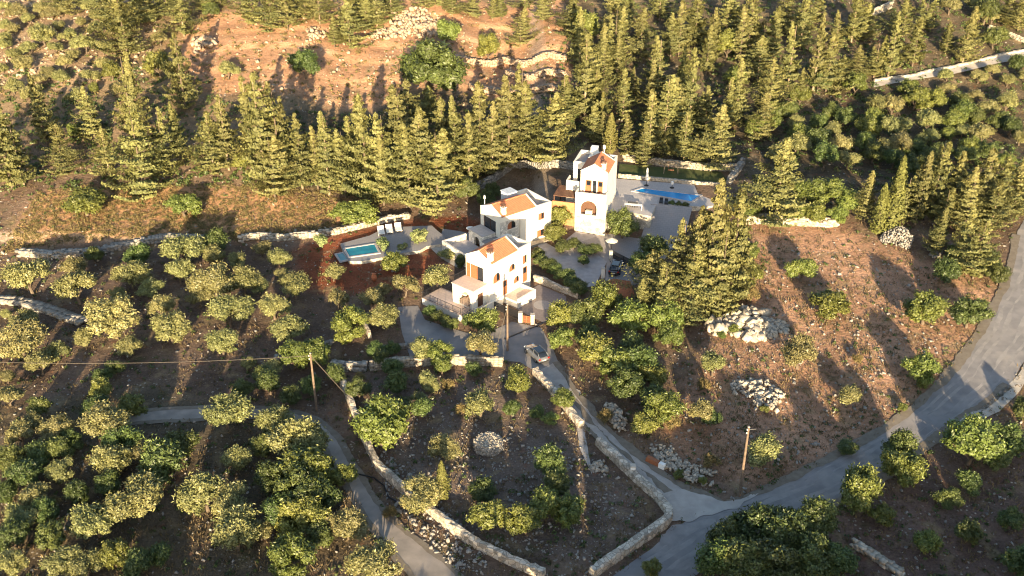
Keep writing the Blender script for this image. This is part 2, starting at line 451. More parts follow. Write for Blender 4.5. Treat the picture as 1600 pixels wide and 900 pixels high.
lane_D = [(150, 668), (245, 659), (330, 655), (413, 652), (455, 657), (485, 674), (507, 702), (522, 732), (545, 767), (583, 828), (625, 880), (655, 915), (680, 950), (690, 970)]
track_L = [(1052, 815), (1030, 785), (1000, 752), (965, 715), (938, 690), (908, 662), (880, 632), (857, 606), (838, 582)]
track_R = [(1128, 787), (1066, 760), (1027, 735), (1000, 712), (957, 678), (930, 650), (905, 615), (884, 590), (868, 566)]
drive = [(622, 480), (653, 478), (664, 500), (727, 520), (757, 523), (800, 503), (846, 513), (864, 545), (872, 566), (838, 582), (812, 566), (727, 560), (640, 557), (628, 520)]
court = [(836, 370), (868, 388), (900, 362), (955, 372), (948, 410), (930, 447), (900, 452), (868, 420), (846, 400)]
yard = [(902, 372), (955, 366), (1003, 374), (1060, 380), (1010, 440), (975, 452), (945, 440), (948, 410)]
W_roadL, W_roadR = wpoly(road_L), wpoly(road_R)
road_poly = W_roadL + W_roadR[::-1]
lane_poly = wpoly(lane_U) + wpoly(lane_D)[::-1]
track_poly = wpoly(track_L) + wpoly(track_R)[::-1]
drive_poly, court_poly, yard_poly = wpoly(drive), wpoly(court), wpoly(yard)
PAVED = [road_poly, lane_poly, track_poly, drive_poly, court_poly, yard_poly]

def build_terrain():
    xs = np.concatenate([np.linspace(-420, -116, 40)[:-1], np.arange(-116, 116.01, .8), np.linspace(116, 420, 40)[1:]])
    ys = np.concatenate([np.linspace(-160, 30, 30)[:-1], np.arange(30, 285, .8), np.linspace(286, 620, 50)])
    X, Y = np.meshgrid(xs, ys)
    Z = terr(X, Y)
    Zf = Z + .05 * np.random.default_rng(3).standard_normal(Z.shape) * (sstep(170, 178, Y) + .0)
    nx, ny = len(xs), len(ys)
    V = np.stack([X, Y, Zf], -1).reshape(-1, 3)
    idx = np.arange(nx * ny).reshape(ny, nx)
    F = np.stack([idx[:-1, :-1], idx[:-1, 1:], idx[1:, 1:], idx[1:, :-1]], -1).reshape(-1, 4)
    me = bpy.data.meshes.new('ground')
    me.vertices.add(len(V)); me.loops.add(F.size); me.polygons.add(len(F))
    me.vertices.foreach_set('co', V.reshape(-1).astype(np.float32))
    me.loops.foreach_set('vertex_index', F.reshape(-1).astype(np.int32))
    me.polygons.foreach_set('loop_start', np.arange(0, F.size, 4, dtype=np.int32))
    me.polygons.foreach_set('loop_total', np.full(len(F), 4, np.int32))
    me.polygons.foreach_set('use_smooth', np.ones(len(F), bool))
    # soil kinds (what the ground is made of, place by place)
    col = np.empty((ny, nx, 3)); col[:] = (.165, .112, .080)
    def blend(poly, c, soft=2.0, amt=1.0):
        m = inpoly(X, Y, poly).astype(float)
        for _ in range(int(soft / .8) + 1):
            p = np.pad(m, 1, mode='edge'); m = (p[1:-1, 1:-1] * 2 + p[:-2, 1:-1] + p[2:, 1:-1] + p[1:-1, :-2] + p[1:-1, 2:]) / 6
        m = (m * amt)[..., None]
        col[:] = col * (1 - m) + np.array(c) * m
    hill = sstep(150, 185, Y)[..., None]
    col[:] = col * (1 - hill) + np.array((.215, .155, .095)) * hill
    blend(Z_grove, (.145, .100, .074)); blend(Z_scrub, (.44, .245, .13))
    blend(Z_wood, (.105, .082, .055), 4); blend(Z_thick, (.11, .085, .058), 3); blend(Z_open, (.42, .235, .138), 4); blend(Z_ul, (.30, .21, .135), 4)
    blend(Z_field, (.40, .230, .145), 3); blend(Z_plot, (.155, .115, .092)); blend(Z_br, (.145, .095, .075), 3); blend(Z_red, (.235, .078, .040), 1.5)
    gy, gx = np.gradient(Z, .8); steep = sstep(.42, .75, np.hypot(gx, gy)) * (Y > 130)
    k = steep[..., None] * .45
    col[:] = col * (1 - k) + np.array((.46, .38, .30)) * k
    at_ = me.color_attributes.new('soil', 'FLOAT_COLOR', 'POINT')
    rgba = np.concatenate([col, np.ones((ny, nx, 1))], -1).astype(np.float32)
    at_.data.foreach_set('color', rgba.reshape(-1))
    # material
    m = bpy.data.materials.new('earth'); m.use_nodes = True
    nt = m.node_tree; N = nt.nodes; L = nt.links; b = N['Principled BSDF']
    b.inputs['Roughness'].default_value = .95; b.inputs['Specular IOR Level'].default_value = .1
    A = N.new('ShaderNodeAttribute'); A.attribute_name = 'soil'
    tc = N.new('ShaderNodeTexCoord')
    def noise(s, d=6.0, r=.6):
        n = N.new('ShaderNodeTexNoise'); n.inputs['Scale'].default_value = s; n.inputs['Detail'].default_value = d; n.inputs['Roughness'].default_value = r
        L.new(tc.outputs['Object'], n.inputs['Vector']); return n
    def rng(src, a, b_, c, d):
        r = N.new('ShaderNodeMapRange'); r.inputs[1].default_value = a; r.inputs[2].default_value = b_; r.inputs[3].default_value = c; r.inputs[4].default_value = d
        L.new(src, r.inputs[0]); return r.outputs[0]
    def mix(f, c1, c2):
        x = N.new('ShaderNodeMix'); x.data_type = 'RGBA'; L.new(f, x.inputs[0])
        for k, c in ((6, c1), (7, c2)):
            if isinstance(c, tuple): x.inputs[k].default_value = (*c, 1)
            else: L.new(c, x.inputs[k])
        return x.outputs[2]
    hs = N.new('ShaderNodeHueSaturation'); L.new(A.outputs['Color'], hs.inputs['Color'])
    L.new(rng(noise(.16, 7).outputs[0], .3, .7, .62, 1.45), hs.inputs['Value'])
    c = hs.outputs[0]
    c = mix(rng(noise(.33, 6).outputs[0], .54, .68, 0, .75), c, (.27, .20, .115))        # dry grass patches
    c = mix(rng(noise(.21, 6).outputs[0], .60, .70, 0, .6), c, (.075, .085, .035))       # green weeds
    c = mix(rng(noise(.5, 8, .7).outputs[0], .58, .70, 0, .7), c, (.24, .10, .055))      # red earth
    vo = N.new('ShaderNodeTexVoronoi'); vo.inputs['Scale'].default_value = 1.7; L.new(tc.outputs['Object'], vo.inputs['Vector'])
    st = N.new('ShaderNodeMath'); st.operation = 'MULTIPLY'
    L.new(rng(vo.outputs['Distance'], .16, .24, 1, 0), st.inputs[0]); L.new(rng(noise(.27, 5).outputs[0], .48, .62, 0, .85), st.inputs[1])
    c = mix(st.outputs[0], c, (.40, .35, .29))                                           # embedded stones
    fi = N.new('ShaderNodeHueSaturation'); L.new(c, fi.inputs['Color']); L.new(rng(noise(3.5, 8, .75).outputs[0], .25, .75, .5, 1.5), fi.inputs['Value'])
    L.new(fi.outputs[0], b.inputs['Base Color'])
    bp = N.new('ShaderNodeBump'); bp.inputs['Strength'].default_value = 1.0; bp.inputs['Distance'].default_value = .35
    L.new(noise(1.6, 8, .7).outputs[0], bp.inputs['Height']); L.new(bp.outputs[0], b.inputs['Normal'])
    me.materials.append(m); me.update(calc_edges=True)
    o = bpy.data.objects.new('ground', me); C.objects.link(o)
    tag(o, kind='structure')
build_terrain()

def resample(line, n):
    P = np.array([p[:2] for p in line]); s = np.r_[0, np.cumsum(np.hypot(*np.diff(P, axis=0).T))]
    t = np.linspace(0, s[-1], n)
    return np.stack([np.interp(t, s, P[:, 0]), np.interp(t, s, P[:, 1])], -1)

def smooth_pts(P, k=2):
    for _ in range(k):
        Q = P.copy(); Q[1:-1] = .25 * P[:-2] + .5 * P[1:-1] + .25 * P[2:]; P = Q
    return P

def ribbon(name, Lp, Rp, material, lift=.06, n=90, m=8, ragged=.25):
    a, b = smooth_pts(resample(Lp, n)), smooth_pts(resample(Rp, n))
    rg = np.random.default_rng(abs(hash(name)) % 999 if False else len(name) * 7)
    ja, jb = rg.normal(0, ragged, n)[:, None], rg.normal(0, ragged, n)[:, None]
    ja, jb = [2.0 * np.stack([np.convolve(q[:, 0], np.ones(5) / 5, 'same')], -1) for q in (ja, jb)]
    d = (b - a); d /= np.linalg.norm(d, axis=1)[:, None]
    a = a + d * ja * .5; b = b + d * jb * .5
    V = []; F = []
    for i in range(n):
        for j in range(m + 1):
            p = a[i] * (1 - j / m) + b[i] * j / m
            V.append((p[0], p[1], float(terr(p[0], p[1])) + lift))
    for i in range(n - 1):
        for j in range(m):
            q = i * (m + 1) + j
            F.append((q, q + 1, q + m + 2, q + m + 1))
    o = link_mesh(name, V, F, material)
    if o.data.polygons[0].normal.z < 0: o.data.flip_normals()
    return tag(o, kind='structure')

def sheet(name, poly, material, z=None, lift=.05):
    bm = bmesh.new()
    vs = [bm.verts.new((p[0], p[1], (float(terr(p[0], p[1])) + lift) if z is None else z)) for p in poly]
    f = bm.faces.new(vs); bmesh.ops.triangulate(bm, faces=[f])
    me = bpy.data.meshes.new(name); bm.to_mesh(me); bm.free()
    if me.polygons[0].normal.z < 0: me.flip_normals()
    me.materials.append(material)
    o = bpy.data.objects.new(name, me); C.objects.link(o)
    return tag(o, kind='structure')

ribbon('road', W_roadL, W_roadR, M['asphalt'], .06, 130, 8)
ribbon('lane', wpoly(lane_U), wpoly(lane_D), M['lane'], .06, 110, 5)
ribbon('track', wpoly(track_L), wpoly(track_R), M['track'], .07, 60, 5, .5)
_l, _r = resample(wpoly(track_L), 60), resample(wpoly(track_R), 60)
ribbon('track_middle', [_l[i] * .56 + _r[i] * .44 for i in range(8, 52)], [_l[i] * .42 + _r[i] * .58 for i in range(8, 52)], M['verge'], .082, 44, 2, .5)
def verge(name, line, w, lift, n, rag=.55):
    P = smooth_pts(resample(wpoly(line), n)); T = np.gradient(P, axis=0); T /= np.linalg.norm(T, axis=1)[:, None]; Nn = np.stack([-T[:, 1], T[:, 0]], -1)
    ribbon(name, P + Nn * w, P - Nn * w, M['verge'], lift, n, 2, rag * .5)
_l, _r = resample(W_roadL, 140), resample(W_roadR, 140)
for f in (.20, .36, .62, .80):
    ribbon('wheel_track', [_l[i] * (1 - f + .035) + _r[i] * (f - .035) for i in range(6, 134)], [_l[i] * (1 - f - .035) + _r[i] * (f + .035) for i in range(6, 134)], M['wheel'], .066, 128, 2, .35)
verge('road_verge', road_L[2:13], .55, .085, 150); verge('road_verge', road_R[6:17], .6, .085, 150)
verge('lane_verge', lane_U, .35, .08, 130, .4); verge('lane_verge', lane_D, .35, .08, 130, .4)
verge('track_verge', track_L, .35, .10, 60, .5); verge('track_verge', track_R, .4, .10, 60, .6)
def ragged_poly(pts, amp, seed, k=5):
    g = np.random.default_rng(seed); P = np.array([p[:2] for p in wpoly(pts)]); out = []
    for i in range(len(P)):
        a, b = P[i], P[(i + 1) % len(P)]
        for j in range(k):
            out.append(a + (b - a) * j / k + g.normal(0, amp, 2) * (.3 + .7 * math.sin(math.pi * j / k)))
    return [(q[0], q[1], 0) for q in out]
sheet('junction_apron', ragged_poly([(1050, 815), (1038, 790), (1062, 764), (1100, 774), (1130, 785), (1160, 780), (1185, 772), (1150, 796), (1105, 806), (1078, 816)], .12, 4), M['dust'], lift=.105)
sheet('road_dust', ragged_poly([(1050, 822), (1090, 816), (1140, 806), (1110, 822), (1062, 844), (1025, 862), (1032, 842)], .10, 9), M['wheel'], lift=.075)
sheet('road_dust', ragged_poly([(1480, 672), (1510, 650), (1535, 640), (1528, 652), (1500, 668)], .10, 12), M['dust'], lift=.09)
sheet('driveway', drive_poly, M['asphalt'], lift=.05)
sheet('courtyard', court_poly, M['gravel'], lift=.054)
sheet('yard', yard_poly, M['paving'], lift=.05)
# concrete apron and pale spill at the road's outer edge
ribbon('concrete_verge', wpoly([(1610, 545), (1590, 585), (1540, 632), (1520, 646)]), wpoly([(1640, 555), (1600, 603), (1560, 640), (1535, 655)]), M['conc'], .085, 14, 3, .4)
ribbon('track_strip', wpoly([(905, 700), (897, 640), (893, 600)]), wpoly([(925, 742), (916, 660), (905, 615)]), M['track'], .05, 16, 4, .8)
ribbon('upper_path', wpoly([(1365, 131), (1487, 108), (1567, 88), (1640, 78)]), wpoly([(1365, 138), (1487, 118), (1567, 99), (1640, 92)]), M['track'], .25, 40, 3, .2)

# ------------------------------------------------------------------ stone walls, rubble
def stones_quads(cent, size, rg, flat=.8):
    """irregular tumbled stones: (n,8,3)"""
    n = len(cent)
    base = np.array([[-1, -1, -1], [1, -1, -1], [1, 1, -1], [-1, 1, -1], [-1, -1, 1], [1, -1, 1], [1, 1, 1], [-1, 1, 1]], float) * .5
    v = base[None] * (1 + rg.uniform(-.55, .25, (n, 8, 3)))
    v = v * size[:, None, :]
    q = rg.normal(0, 1, (n, 4)); q /= np.linalg.norm(q, axis=1)[:, None]
    w, x, y, z = q.T
    Rm = np.stack([np.stack([1 - 2 * (y * y + z * z), 2 * (x * y - w * z), 2 * (x * z + w * y)], -1),
                   np.stack([2 * (x * y + w * z), 1 - 2 * (x * x + z * z), 2 * (y * z - w * x)], -1),
                   np.stack([2 * (x * z - w * y), 2 * (y * z + w * x), 1 - 2 * (x * x + y * y)], -1)], 1)
    return np.einsum('nij,nkj->nki', Rm, v) + cent[:, None, :]

HEXF = np.array([(3, 2, 1, 0), (4, 5, 6, 7), (0, 1, 5, 4), (1, 2, 6, 5), (2, 3, 7, 6), (3, 0, 4, 7)])
def blocks_obj(name, v, material):
    n = len(v)
    F = (np.arange(n)[:, None, None] * 8 + HEXF[None]).reshape(-1, 4)
    me = bpy.data.meshes.new(name)
    me.vertices.add(n * 8); me.loops.add(F.size); me.polygons.add(len(F))
    me.vertices.foreach_set('co', v.reshape(-1).astype(np.float32))
    me.loops.foreach_set('vertex_index', F.reshape(-1).astype(np.int32))
    me.polygons.foreach_set('loop_start', np.arange(0, F.size, 4, dtype=np.int32))
    me.polygons.foreach_set('loop_total', np.full(len(F), 4, np.int32))
    me.materials.append(material); me.update(calc_edges=True)
    o = bpy.data.objects.new(name, me); C.objects.link(o)
    return o

def stone_wall(pts, h, t, label, material='wallstone', name='stone_wall', world_pts=None, zb=None, rough=1.0, group='stone walls round the plots'):
    W = np.array([p[:2] for p in (world_pts if world_pts is not None else wpoly(pts))])
    s = np.r_[0, np.cumsum(np.hypot(*np.diff(W, axis=0).T))]
    Ltot = s[-1]
    rg = np.random.default_rng(int(Ltot * 13) % 9973)
    st, ch = .55, .30
    vs = []
    for c in range(max(1, int(round(h / ch)))):
        tt = np.arange(rg.uniform(0, .4), Ltot, st)
        n = len(tt)
        px, py = np.interp(tt, s, W[:, 0]), np.interp(tt, s, W[:, 1])
        px2, py2 = np.interp(np.minimum(tt + .05, Ltot), s, W[:, 0]), np.interp(np.minimum(tt + .05, Ltot), s, W[:, 1])
        px1, py1 = np.interp(np.maximum(tt - .05, 0), s, W[:, 0]), np.interp(np.maximum(tt - .05, 0), s, W[:, 1])
        dx, dy = px2 - px1, py2 - py1; l = np.hypot(dx, dy) + 1e-9; dx /= l; dy /= l
        for side in (-1, 1):
            base = np.array([[-1, -1, -1], [1, -1, -1], [1, 1, -1], [-1, 1, -1], [-1, -1, 1], [1, -1, 1], [1, 1, 1], [-1, 1, 1]], float) * .5
            v = base[None] * (1 + rg.uniform(-.22, .22, (n, 8, 3)) * rough)
            v = v * np.array([st * 1.08, t * .56, ch * 1.1])
            off = side * t * .24 + rg.uniform(-.05, .05, n) * rough
            x = v[..., 0] * dx[:, None] - v[..., 1] * dy[:, None] + (px - dy * off)[:, None]
            y = v[..., 0] * dy[:, None] + v[..., 1] * dx[:, None] + (py + dx * off)[:, None]
            gz = terr(px, py) if zb is None else np.full(n, zb)
            z = v[..., 2] + (gz + ch * (c + .45) + rg.uniform(-.05, .05, n) * rough)[:, None]
            keep = np.ones(n, bool) if c == 0 else rg.uniform(0, 1, n) > (.04 * c * rough)
            vs.append(np.stack([x, y, z], -1)[keep])
    v = np.concatenate(vs)
    org = np.array([W[:, 0].mean(), W[:, 1].mean(), 0.0])
    o = blocks_obj(name, v - org, M[material]); o.location = org
    return tag(o, label, 'stone wall', group)

def mortar_wall(pts, h, t, label, name='stone_wall', group='stone walls round the plots'):
    P = wpoly(pts); W = smooth_pts(resample(P, 120), 3)
    l = np.hypot(*np.diff(W, axis=0).T).sum(); n = int(l / .5); W = resample(W, n)
    rg = np.random.default_rng(n)
    T = np.gradient(W, axis=0); T /= np.linalg.norm(T, axis=1)[:, None]; Nn = np.stack([-T[:, 1], T[:, 0]], -1)
    org = np.array([*W.mean(0), 0]); V = []; F = []
    hh = h * (1 + np.convolve(rg.normal(0, .16, n), np.ones(5) / 5, 'same'))
    for i in range(n):
        z = float(terr(*W[i]))
        for a, b in ((-.56, -.2), (-.55, .45), (-.5, .95), (-.25, 1.0), (.25, 1.0), (.5, .95), (.55, .45), (.56, -.2)):
            p = W[i] + Nn[i] * (t * a + rg.normal(0, .035))
            V.append((p[0] - org[0], p[1] - org[1], z + hh[i] * b + rg.normal(0, .03)))
    for i in range(n - 1):
        for j in range(7): F.append((i * 8 + j, i * 8 + j + 1, (i + 1) * 8 + j + 1, (i + 1) * 8 + j))
    F.append(tuple(range(8))); F.append(tuple(reversed(range((n - 1) * 8, n * 8))))
    o = link_mesh(name, V, F, M['mortar']); o.location = org
    bm = bmesh.new(); bm.from_mesh(o.data); bmesh.ops.recalc_face_normals(bm, faces=bm.faces); bm.to_mesh(o.data); bm.free()
    return tag(o, label, 'stone wall', group)

mortar_wall([(529, 586), (548, 630), (566, 680), (590, 732), (632, 770), (680, 808), (730, 846), (800, 882), (850, 902)], 1.0, .62, 'long pale stone boundary wall running beside the curving lane from the garden corner down to the bottom edge')
stone_wall([(520, 577), (545, 579), (572, 579)], 1.3, .7, 'short grey stone garden wall at the left corner of the front plot, left of a gate gap', 'greystone')
stone_wall([(580, 578), (612, 573), (650, 571), (707, 568), (783, 571)], 1.3, .7, 'grey stone garden wall under the driveway, between the leafless plot and the asphalt', 'wallstone')
mortar_wall([(836, 584), (862, 612), (885, 640), (908, 668)], .9, .7, 'upper low wall along the dirt track just below the silver car')
mortar_wall([(935, 694), (962, 720), (990, 746), (1031, 784), (1046, 803), (1044, 814), (1033, 825), (1000, 848), (960, 875), (925, 900)], .95, .75, 'pale wall bending round the corner plot at the track and road junction')
stone_wall([(1333, 852), (1365, 872), (1407, 899)], .7, .8, 'broken white stone wall in the bottom right clearing', 'stone', rough=1.5)
stone_wall([(723, 305), (745, 297), (770, 284), (792, 268), (800, 262), (822, 260), (862, 262), (900, 265)], 1.2, .8, 'rough stone retaining wall behind the middle villa at the foot of the wood', 'greystone')
stone_wall([(975, 251), (1010, 255), (1060, 262), (1105, 266), (1150, 267)], 1.3, .8, 'long stone wall between the lawn and the conifer wood', 'wallstone')
stone_wall([(1160, 257), (1150, 272), (1138, 289)], 1.2, .8, 'short stone wall closing the right end of the lawn', 'greystone')
stone_wall([(1165, 348), (1195, 347), (1225, 350), (1265, 351), (1307, 353)], 1.2, 1.3, 'bright white stone bank at the top of the brown field under the trees', 'stone', rough=1.4)
stone_wall([(1357, 27), (1375, 20), (1393, 12)], 1.6, .8, 'short pale wall among the trees near the top edge of the photo', 'stone')
mortar_wall([(1365, 128), (1420, 121), (1487, 107), (1567, 87), (1620, 78)], .6, .6, 'low pale wall along the upper path by the right edge')
stone_wall([(1545, 45), (1575, 56), (1610, 72)], 1.0, .9, 'pale stone wall in the top right corner above the path', 'stone', rough=1.3)
mortar_wall([(560, 487), (570, 508), (578, 529)], .8, .4, 'thin straight garden wall between the olives left of the driveway')
stone_wall([(375, 376), (420, 374), (470, 372), (520, 366), (560, 357), (600, 347), (640, 340)], .9, .9, 'rough pale stone bank above the turquoise pool', 'stone', rough=1.4)
stone_wall([(-5, 470), (35, 474), (75, 486), (105, 497), (132, 506)], .7, 1.6, 'broad grey stone strip crossing the grove at the left edge', 'greystone', rough=1.4)
mortar_wall([(835, 438), (860, 448), (890, 460), (905, 466)], .9, .5, 'low pale retaining wall below the dark hedge in the paved courtyard')
stone_wall([(30, 398), (80, 402), (140, 398), (200, 386), (262, 374), (330, 377)], .9, 1.2, 'crumbling stone bank between the scrub slope and the olive grove', 'greystone', rough=1.5)
stone_wall([(430, 562), (470, 548), (520, 538)], .5, .5, 'faint low wall under the bright green bush left of the front plot', 'greystone')
stone_wall([(590, 548), (640, 543), (690, 547)], .6, .5, 'inner kerb wall of the small garden below the driveway', 'greystone')

def heap(pts_px, n, h, smin, smax, material, name, label, cat):
    poly = wpoly(pts_px); P = np.array([p[:2] for p in poly]); lo, hi = P.min(0), P.max(0)
    rg = np.random.default_rng(n)
    xy = rg.uniform(lo, hi, (n * 4, 2)); xy = xy[inpoly(xy[:, 0], xy[:, 1], poly)]
    c0 = P.mean(0); rad = np.abs(P - c0).max(0)
    xy = xy[rg.uniform(0, 1, len(xy)) < 1.1 - (((xy - c0) / rad) ** 2).sum(1) * (1 + .8 * np.sin(3 * np.arctan2(xy[:, 1] - c0[1], xy[:, 0] - c0[0]) + n))][:n]
    q = np.clip(1 - ((xy - c0) / rad) ** 2 @ np.ones(2), 0, 1)
    sz = rg.uniform(smin, smax, (len(xy), 1)) * rg.uniform(.6, 1.2, (len(xy), 3)) * np.array([1, 1, .75])
    z = terr(xy[:, 0], xy[:, 1]) + rg.uniform(0, 1, len(xy)) * q * h + .1
    org = np.array([c0[0], c0[1], 0])
    o = blocks_obj(name, stones_quads(np.c_[xy, z] - org, sz, rg), M[material]); o.location = org
    return tag(o, label, cat)
heap([(1110, 492), (1150, 482), (1200, 492), (1215, 515), (1180, 534), (1130, 532), (1108, 515)], 190, .8, .3, 1.7, 'stone', 'rock_outcrop', 'large pale boulder outcrop behind the shrubs at the edge of the brown field', 'rocks')
heap([(1180, 500), (1225, 500), (1235, 525), (1190, 532)], 200, .4, .2, .8, 'stone', 'rock_pile', 'flat scatter of pale rocks right of the big outcrop', 'rocks')
heap([(1140, 595), (1190, 592), (1235, 625), (1230, 650), (1180, 635), (1145, 615)], 230, .35, .15, .75, 'stone', 'rubble_heap', 'heap of white rubble on the brown field', 'rubble')
heap([(1375, 375), (1390, 360), (1415, 358), (1428, 375), (1420, 390), (1385, 390)], 900, 1.8, .18, .4, 'greystone', 'gravel_heap', 'grey gravel heap in front of the conifers at the top of the field', 'gravel heap')
heap([(1450, 382), (1470, 385), (1470, 402), (1452, 404)], 60, .8, .3, .8, 'greystone', 'stone_pile', 'small pile of grey stones right of the gravel heap under dark trees', 'rocks')
heap([(1015, 700), (1050, 692), (1060, 720), (1140, 745), (1150, 770), (1080, 755), (1030, 730)], 330, .25, .14, .5, 'stone', 'rubble_bank', 'rubble bank along the dirt track left of the junction pole', 'rubble')
heap([(918, 725), (945, 722), (948, 738), (922, 740)], 70, .3, .2, .5, 'stone', 'white_rocks', 'little patch of white rocks inside the corner plot', 'rocks')
heap([(945, 630), (962, 635), (985, 672), (975, 690), (950, 655)], 150, .6, .2, .6, 'stone', 'rubble_edge', 'line of rubble under the bushes beside the dirt track', 'rubble')
heap([(600, 20), (680, 10), (685, 60), (610, 62)], 320, .5, .3, 1.2, 'tanstone', 'hill_rocks', 'pale bare rocks on the open hillside right of the top conifers', 'rocks')
heap([(300, 62), (335, 58), (340, 82), (305, 84)], 60, .9, .5, 1.4, 'tanstone', 'boulder_group', 'white boulders on the orange slope at upper left', 'rocks')
heap([(480, 48), (505, 42), (512, 60), (482, 64)], 60, .8, .4, 1.0, 'tanstone', 'boulder_heap', 'pale boulders left of the twin conifers on the open hillside', 'rocks')
heap([(575, 52), (612, 48), (612, 62), (576, 66)], 70, .8, .4, 1.0, 'tanstone', 'boulder_row', 'pale boulders right of the twin conifers on the open hillside', 'rocks')
for a, b, n in (((690, 92), (885, 96), 0), ((790, 118), (885, 122), 1), ((735, 140), (880, 146), 2)):
    stone_wall([a, ((a[0] + b[0]) / 2, (a[1] + b[1]) / 2 + 3), b], 1.1, 1.2, ['uppermost', 'middle', 'lowest'][n] + ' of three broken terrace ledges on the bare hillside', 'tanstone', name='terrace_wall', rough=1.6)

# stone disc: an old round cistern head
p = at(763, 700)
cist = empty('cistern', p)
tag(cist, 'round grey stone cistern with a flat rubble top in the front plot', 'cistern')
mb = MB(); mb.lathe([(1.5, 0), (1.52, .35), (1.46, .8), (1.42, 1.05), (1.15, 1.1), (.9, 1.02)], 24); mb.build('stone_ring', M['greystone'], cist)
rg = np.random.default_rng(2); a = rg.uniform(0, 6.28, 260); r = 1.42 * np.sqrt(rg.uniform(0, 1, 260))
o = blocks_obj('stone_top', stones_quads(np.c_[r * np.cos(a), r * np.sin(a), 1.05 + .06 * rg.uniform(0, 1, 260)], rg.uniform(.12, .28, (260, 3)), rg), M['stone']); o.parent = cist
a = rg.uniform(0, 6.28, 300)
o = blocks_obj('stone_side', stones_quads(np.c_[1.5 * np.cos(a), 1.5 * np.sin(a), rg.uniform(.05, 1.0, 300)], rg.uniform(.15, .32, (300, 3)), rg), M['greystone']); o.parent = cist

# ------------------------------------------------------------------ villas
def rz_of(v): return -math.atan2(v[0], v[1])

def shell(root, W, L, Lr, z0, ze, zr, front=(), right=(), left=(), deck_z=None, wing=0.0, door_kinds=None):
    """two-storey plaster house: gabled tiled roof over the front part, walled flat roof behind"""
    dz = deck_z or ze - .75
    mb = MB()
    wall_panel(mb, 'y', 0, -W, 0, z0, ze, -1, front)
    mb.face((-W, 0, ze), (0, 0, ze), (-W / 2, 0, zr)); mb.face((-W, .22, ze), (-W / 2, .22, zr), (0, .22, ze))
    wall_panel(mb, 'x', 0, 0, L, z0, ze, 1, right)
    wall_panel(mb, 'x', -W, 0, Lr, z0, ze, -1, left)
    if wing:
        wall_panel(mb, 'y', Lr, -W - wing, -W, z0, ze, -1); wall_panel(mb, 'x', -W - wing, Lr, L, z0, ze, -1)
    else: wall_panel(mb, 'x', -W, Lr, L, z0, ze, -1)
    wall_panel(mb, 'y', L, -W - wing, 0, z0, ze, 1)
    t = .24                                    # inner faces and tops of the parapet round the flat roof
    x0 = -W - wing
    for q in ((x0, x0 + t, Lr, L), (-t, 0, Lr, L), (x0 + t, -t, L - t, L)):
        a, b, c, d = q
        mb.face((a, c, ze), (b, c, ze), (b, d, ze), (a, d, ze))
    mb.face((x0 + t, Lr, dz), (x0 + t, L - t, dz), (x0 + t, L - t, ze), (x0 + t, Lr, ze))
    mb.face((-t, L - t, dz), (-t, Lr, dz), (-t, Lr, ze), (-t, L - t, ze))
    mb.face((x0 + t, L - t, dz), (-t, L - t, dz), (-t, L - t, ze), (x0 + t, L - t, ze))
    mb.face((-W, Lr, dz), (0, Lr, dz), (0, Lr, ze), (-W / 2, Lr, zr), (-W, Lr, ze))
    # raised white copings on both gables
    for y0, y1 in ((-.02, .24), (Lr - .22, Lr + .02)):
        for s in (0, 1):
            xa, xb = (-W - .03, -W / 2) if s == 0 else (.03, -W / 2)
            za, zb = ze + .02, zr + .05
            P = [(xa, y0, za), (xb, y0, zb), (xb, y1, zb), (xa, y1, za)]
            Q = [(x, y, z + .13) for x, y, z in P]
            if s: P, Q = P[::-1], Q[::-1]
            mb.face(*Q[::-1] if not s else Q[::-1])
            for k in range(4): mb.face(P[k], P[(k + 1) % 4], Q[(k + 1) % 4], Q[k])
    wall = mb.build('wall', M['plaster'], root)
    rf = MB()
    for s in (-1, 1):
        e = (-W / 2 + s * (W / 2 + .12)); ez = ze - .06
        P = [(-W / 2, .245, zr + .03), (e, .245, ez), (e, Lr - .225, ez), (-W / 2, Lr - .225, zr + .03)]
        Q = [(x, y, z + .1) for x, y, z in P]
        rf.face(*(Q if s < 0 else Q[::-1])); rf.face(*(P[::-1] if s < 0 else P))
        for k in range(4): rf.face(P[k], P[(k + 1) % 4], Q[(k + 1) % 4], Q[k])
    roof = rf.build('roof', M['roof'], root)
    cap = MB()
    n = int((Lr - .5) / .4)
    for k in range(n):
        y = .26 + k * (Lr - .5) / n
        cap.tube([(-W / 2, y, zr + .12), (-W / 2, y + (Lr - .5) / n * .97, zr + .13)], [.11, .13], 8)
    cap.build('ridge_tiles', M['roof'], roof)
    fl = MB(); fl.face((x0 + t, Lr, dz), (-t, Lr, dz), (-t, L - t, dz), (x0 + t, L - t, dz)); fl.build('flat_roof', M['paving'], root)
    return wall, roof

